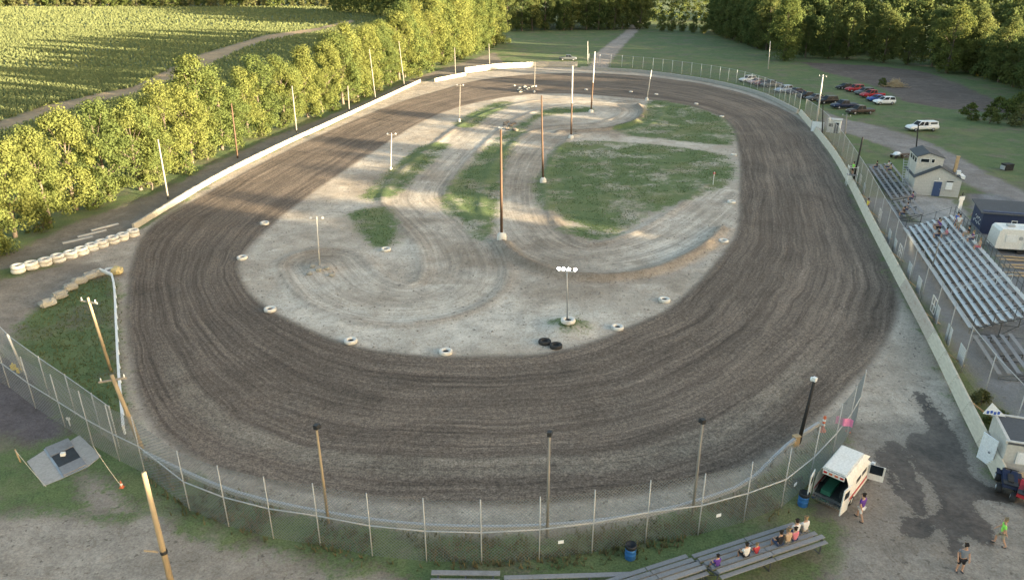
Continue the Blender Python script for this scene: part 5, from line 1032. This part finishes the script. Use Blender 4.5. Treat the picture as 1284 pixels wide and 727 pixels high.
# ------------------------------------------------------------------ people
def skin_mesh(name, pts, edges, mat, root=0, sub=1):
    me = bpy.data.meshes.new('tmp'); me.from_pydata([p[:3] for p in pts], edges, []); me.materials.append(MATS[mat])
    o = bpy.data.objects.new('tmp', me); COL.objects.link(o); m = o.modifiers.new('s', 'SKIN'); m.use_smooth_shade = True
    for i, p in enumerate(pts): sv = me.skin_vertices[0].data[i]; r_ = p[3]; sv.radius = r_ if isinstance(r_, tuple) else (r_, r_); sv.use_root = i == root
    m2 = o.modifiers.new('u', 'SUBSURF'); m2.levels = sub; m2.render_levels = sub
    dg = bpy.context.evaluated_depsgraph_get(); out = bpy.data.meshes.new_from_object(o.evaluated_get(dg)); out.name = name
    bpy.data.objects.remove(o); return out
def person_proto(pose):
    P = Proto(); sit = pose == 'sit'; hip = .5 if sit else .92
    pel = (0, 0, hip, (.15, .11)); spine = (0, -.01, hip + .22, (.14, .1)); chest = (0, 0, hip + .42, (.17, .11)); neck = (0, .01, hip + .56, .055); head0 = (0, .03, hip + .64, .075); head1 = (0, .035, hip + .75, .092); head2 = (0, .02, hip + .83, .06)
    pts = [pel, spine, chest, neck, head0, head1, head2]; ed = [(0, 1), (1, 2), (2, 3), (3, 4), (4, 5), (5, 6)]
    nose = len(pts); pts.append((0, .135, hip + .73, .018)); ed.append((5, nose))
    arms, legs = {}, {}
    for sg in (-1, 1):
        sh = (sg * .19, 0, hip + .49, .065)
        if sit: el, wr, ha = (sg * .25, .1, hip + .24, .047), (sg * .14, .32, hip + .14, .035), (sg * .1, .38, hip + .12, .035)
        elif pose == 'stand': el, wr, ha = (sg * .27, -.03, hip + .22, .047), (sg * .27, .1, hip + .02, .035), (sg * .26, .14, hip - .06, .034)
        else: el, wr, ha = (sg * .27, .08 * sg, hip + .22, .047), (sg * .25, .2 * sg + .05, hip + .04, .035), (sg * .24, .25 * sg + .06, hip - .03, .034)
        i = len(pts); pts += [sh, el, wr, ha]; ed += [(2, i), (i, i + 1), (i + 1, i + 2), (i + 2, i + 3)]; arms[sg] = (sh, el, wr)
        hd = Vector(ha[:3]); fd = (Vector(ha[:3]) - Vector(wr[:3])).normalized(); cr = fd.cross(Vector((0, 0, 1))).normalized() if abs(fd.z) < .9 else Vector((0, 1, 0))
        for k, (of, ln_) in enumerate(((-.03, .07), (-.01, .085), (.01, .08), (.03, .065))):
            a = hd + fd * .03 + cr * of; j = len(pts); pts += [(*a, .011), (*(a + fd * ln_ * .6), .01), (*(a + fd * ln_ + Vector((0, 0, -.02))), .009)]; ed += [(i + 3, j), (j, j + 1), (j + 1, j + 2)]
        a = hd + cr * .045 * sg; j = len(pts); pts += [(*a, .012), (*(a + fd * .05), .01)]; ed += [(i + 3, j), (j, j + 1)]
        if sit: hp, kn, an, to = (sg * .1, .04, hip - .02, .085), (sg * .13, .45, hip + .0, .065), (sg * .13, .42, .09, .045), (sg * .14, .6, .045, .04)
        elif pose == 'stand': hp, kn, an, to = (sg * .1, 0, hip - .08, .088), (sg * .12, .02, .49, .062), (sg * .13, -.02, .09, .043), (sg * .15, .14, .045, .04)
        else: hp, kn, an, to = (sg * .1, 0, hip - .08, .088), (sg * .11, .16 * sg + .05, .5, .062), (sg * .11, .26 * sg - .06, .1, .043), (sg * .12, .26 * sg + .1, .05, .04)
        i = len(pts); pts += [hp, kn, an, to]; ed += [(0, i), (i, i + 1), (i + 1, i + 2), (i + 2, i + 3)]; legs[sg] = (hp, kn, an, to)
    P.part('body', skin_mesh('body', pts, ed, 'skin'))
    up = lambda p, e: (*p[:3], tuple(x + e for x in p[3]) if isinstance(p[3], tuple) else p[3] + e)
    sp_ = [up(pel, .02), up(spine, .025), up(chest, .02), (0, .01, hip + .52, .07)]; se = [(0, 1), (1, 2), (2, 3)]
    for sg in (-1, 1):
        sh, el, wr = arms[sg]; m_ = [sh[i] * .35 + el[i] * .65 for i in range(3)]; i = len(sp_); sp_ += [up(sh, .018), (*m_, .066)]; se += [(2, i), (i, i + 1)]
    P.part('shirt', skin_mesh('shirt', sp_, se, 'cloth_white', 1))
    tp = [(0, 0, hip - .02, (.165, .125))]; te = []
    for sg in (-1, 1):
        hp, kn, an, to = legs[sg]; i = len(tp); tp += [up(hp, .022), up(kn, .025)]; te += [(0, i), (i, i + 1)]
    P.part('shorts', skin_mesh('shorts', tp, te, 'cloth_denim', 0))
    P.part('hair', skin_mesh('hair', [(0, -.0, hip + .70, .085), (0, -.012, hip + .80, .098), (0, .01, hip + .865, .07)], [(0, 1), (1, 2)], 'hair_dark', 1))
    for sg in (-1, 1):
        hp, kn, an, to = legs[sg]; P.part('shoe', skin_mesh('shoe', [(an[0], an[1] - .03, .055, .055), (an[0], an[1] + .08, .05, .052), (to[0], to[1] + .05, .045, .045)], [(0, 1), (1, 2)], 'shoe', 0))
    return P
PP = {k: person_proto(k) for k in ('sit', 'stand', 'walk')}
def person(pose, loc, ang, shirt, shorts, label, group=None, hair='dark', sc=1.0):
    PP[pose].place('person', label, 'person', loc, R(ang), group, sc=sc, mats={'shirt': 'cloth_' + shirt, 'shorts': 'cloth_' + shorts, 'hair': 'hair_' + hair})
def on_seat(p0, al, bk, d_, row, runn, rise, z0): return Vector(p0) + Vector(al) * d_ + Vector(bk) * (row * runn) + Vector((0, 0, z0 + row * rise + .02 - .40))
g1 = 'spectators on the bottom bleacher'; fa = math.degrees(math.atan2(NB_A.y, NB_A.x))
for d_, row, sh, so2, l, hr, sc in ((.35, 3, 'purple', 'denim', 'child in a purple shirt sitting at the left end of the bottom bleacher', 'dark', .8), (2.1, 3, 'white', 'black', 'person in white sitting left of the child in red on the bottom bleacher', 'dark', .9), (2.75, 3, 'red', 'grey', 'child in a red top sitting on the bottom bleacher', 'fair', .75),
        (4.25, 3, 'black', 'denim', 'person in black in the middle of the bottom bleacher', 'dark', .95), (4.75, 3, 'tan', 'khaki', 'person in a tan top next to the one in black on the bottom bleacher', 'fair', .95), (5.2, 3, 'rose', 'denim', 'person in a reddish top on the bottom bleacher', 'dark', .9), (5.75, 2, 'white', 'denim', 'person in a white shirt near the right end of the bottom bleacher', 'dark', 1), (6.35, 2, 'white', 'khaki', 'person in white at the very right end of the bottom bleacher', 'fair', 1)):
    person('sit', on_seat(NB0, NB_A, NB_B, d_, row, .5, .2, .42), fa, sh, so2, l, g1, hr, sc)
g2 = 'spectators on the main grandstand'; fb = math.degrees(math.atan2(SU.y, SU.x))
for d_, row, sh, so2, l, hr in ((24.6, 5, 'plum', 'denim', 'person in dark purple high up at the far end of the main grandstand', 'dark'), (24.0, 5, 'purple', 'black', 'person in purple sitting beside the dark purple one on the main grandstand', 'fair'), (21.8, 4, 'black', 'denim', 'person in black sitting in the middle rows of the main grandstand', 'dark'), (21.2, 5, 'rose', 'grey', 'person in a rose shirt sitting beside the one in black on the main grandstand', 'dark'),
        (20.0, 8, 'black', 'khaki', 'person in black in the top row of the main grandstand', 'dark'), (18.4, 8, 'plum', 'denim', 'person in plum in the top row of the main grandstand', 'fair'), (16.0, 8, 'tan', 'rose', 'person in tan sitting lowest along the top row of the main grandstand', 'fair')):
    person('sit', on_seat(MAIN0, SU, SV, d_, row, .56, .24, .55), fb, sh, so2, l, g2, hr)
for d_, sh, so2, l in ((23.3, 'blue', 'denim', 'person in a blue shirt standing at the top of the main grandstand'), (22.6, 'white', 'khaki', 'person in a white shirt standing at the top of the main grandstand')):
    person('stand', MAIN0 + SU * d_ + SV * (7.4 * .56) + Vector((0, 0, .55 + 7 * .24 - .14)), fb + 60, sh, so2, l, g2)
T0 = Vector((50.2, 94.2, 0))
for d_, row, sh, l in ((16.6, 1, 'black', 'person in black at the far end of the tower bleacher'), (15.4, 3, 'white', 'person in white near the far end of the tower bleacher'), (13.6, 3, 'tan', 'person in tan in the upper rows of the tower bleacher')): person('sit', on_seat(T0, SU, SV, d_, row, .66, .2, .42), fb, sh, 'denim', l, 'spectators on the tower bleacher')
T1 = Vector((47.3, 86.4, 0))
for d_, row, sh, l in ((6.0, 4, 'plum', 'person in plum at the top of the short bleacher'), (2.2, 2, 'grey', 'person in grey in the middle of the short bleacher'), (.8, 1, 'black', 'person in black at the near end of the short bleacher')): person('sit', on_seat(T1, SU, SV, d_, row, .62, .2, .42), fb, sh, 'denim', l, 'spectators on the short bleacher')
person('walk', G(1077, 651), 30, 'purple', 'white', 'person in purple shirt and white shorts walking behind the ambulance')
person('walk', G(1252, 683), 60, 'lime', 'khaki', 'person in a lime shirt walking past the wet mud', hair='fair')
person('stand', G(1202, 716), 170, 'grey', 'black', 'person in a grey shirt standing at the bottom right')
person('stand', G(1066, 232) + Vector((0, 0, 1.53)), 100, 'lime', 'black', 'flag person in a lime shirt on the flag stand')
q, rz = sf_at(1091, 266); person('stand', (q[0] - .6, q[1], 0), 90, 'hivis', 'denim', 'person in a yellow top standing at the grandstand fence')
for k, (a, b, c_, l) in enumerate(((1219, 279, 'black', 'person in black standing beside the navy shed'), (1226, 282, 'grey', 'person in grey standing at the corner of the navy shed'), (1242, 303, 'white', 'person in white between the caravan and the main grandstand'))): person('stand', G(a, b), 40 * k, c_, 'denim', l, 'people by the navy shed')
person('stand', G(1042, 164), 200, 'black', 'denim', 'person in black at the ticket booth door')

# loose stones and clods along the track edges and over the infield (stuff)
rg = np.random.default_rng(77); n = 16000
pts = np.c_[rg.uniform(-46, 46, n), rg.uniform(32, 200, n)]
si2 = sdf(INNER, pts[:, 0], pts[:, 1], 6); ar2 = sdf(ARENA, pts[:, 0], pts[:, 1], 6); so2 = sdf(OUTER, pts[:, 0], pts[:, 1], 6)
keep = ((si2 > -.6) & (rg.random(n) < np.exp(-np.clip(si2, 0, 6) / 3.5) * .8 + .1)) | ((so2 < .5) & (ar2 > 0)); pts = pts[keep]; n = len(pts)
z = relief(pts[:, 0], pts[:, 1]); sz = .04 + .15 * rg.random(n) ** 3; V = []
for dx, dy, dz in ((1, 0, -.3), (-.5, .87, -.3), (-.5, -.87, -.3), (0, 0, .8)): V.append(np.c_[pts[:, 0] + dx * sz * rg.uniform(.7, 1.3, n), pts[:, 1] + dy * sz * rg.uniform(.7, 1.3, n), z + dz * sz])
V = np.stack(V, 1).reshape(-1, 3); Fb = np.array([(0, 1, 3), (1, 2, 3), (2, 0, 3)]); Fc = (Fb[None] + np.arange(n)[:, None, None] * 4).reshape(-1, 3)
tag(link('loose_stones', npmesh('loose_stones', V, Fc, 'soil_clod')), 'loose stones and dirt clods scattered along the track edges', 'stones', None, 'stuff')
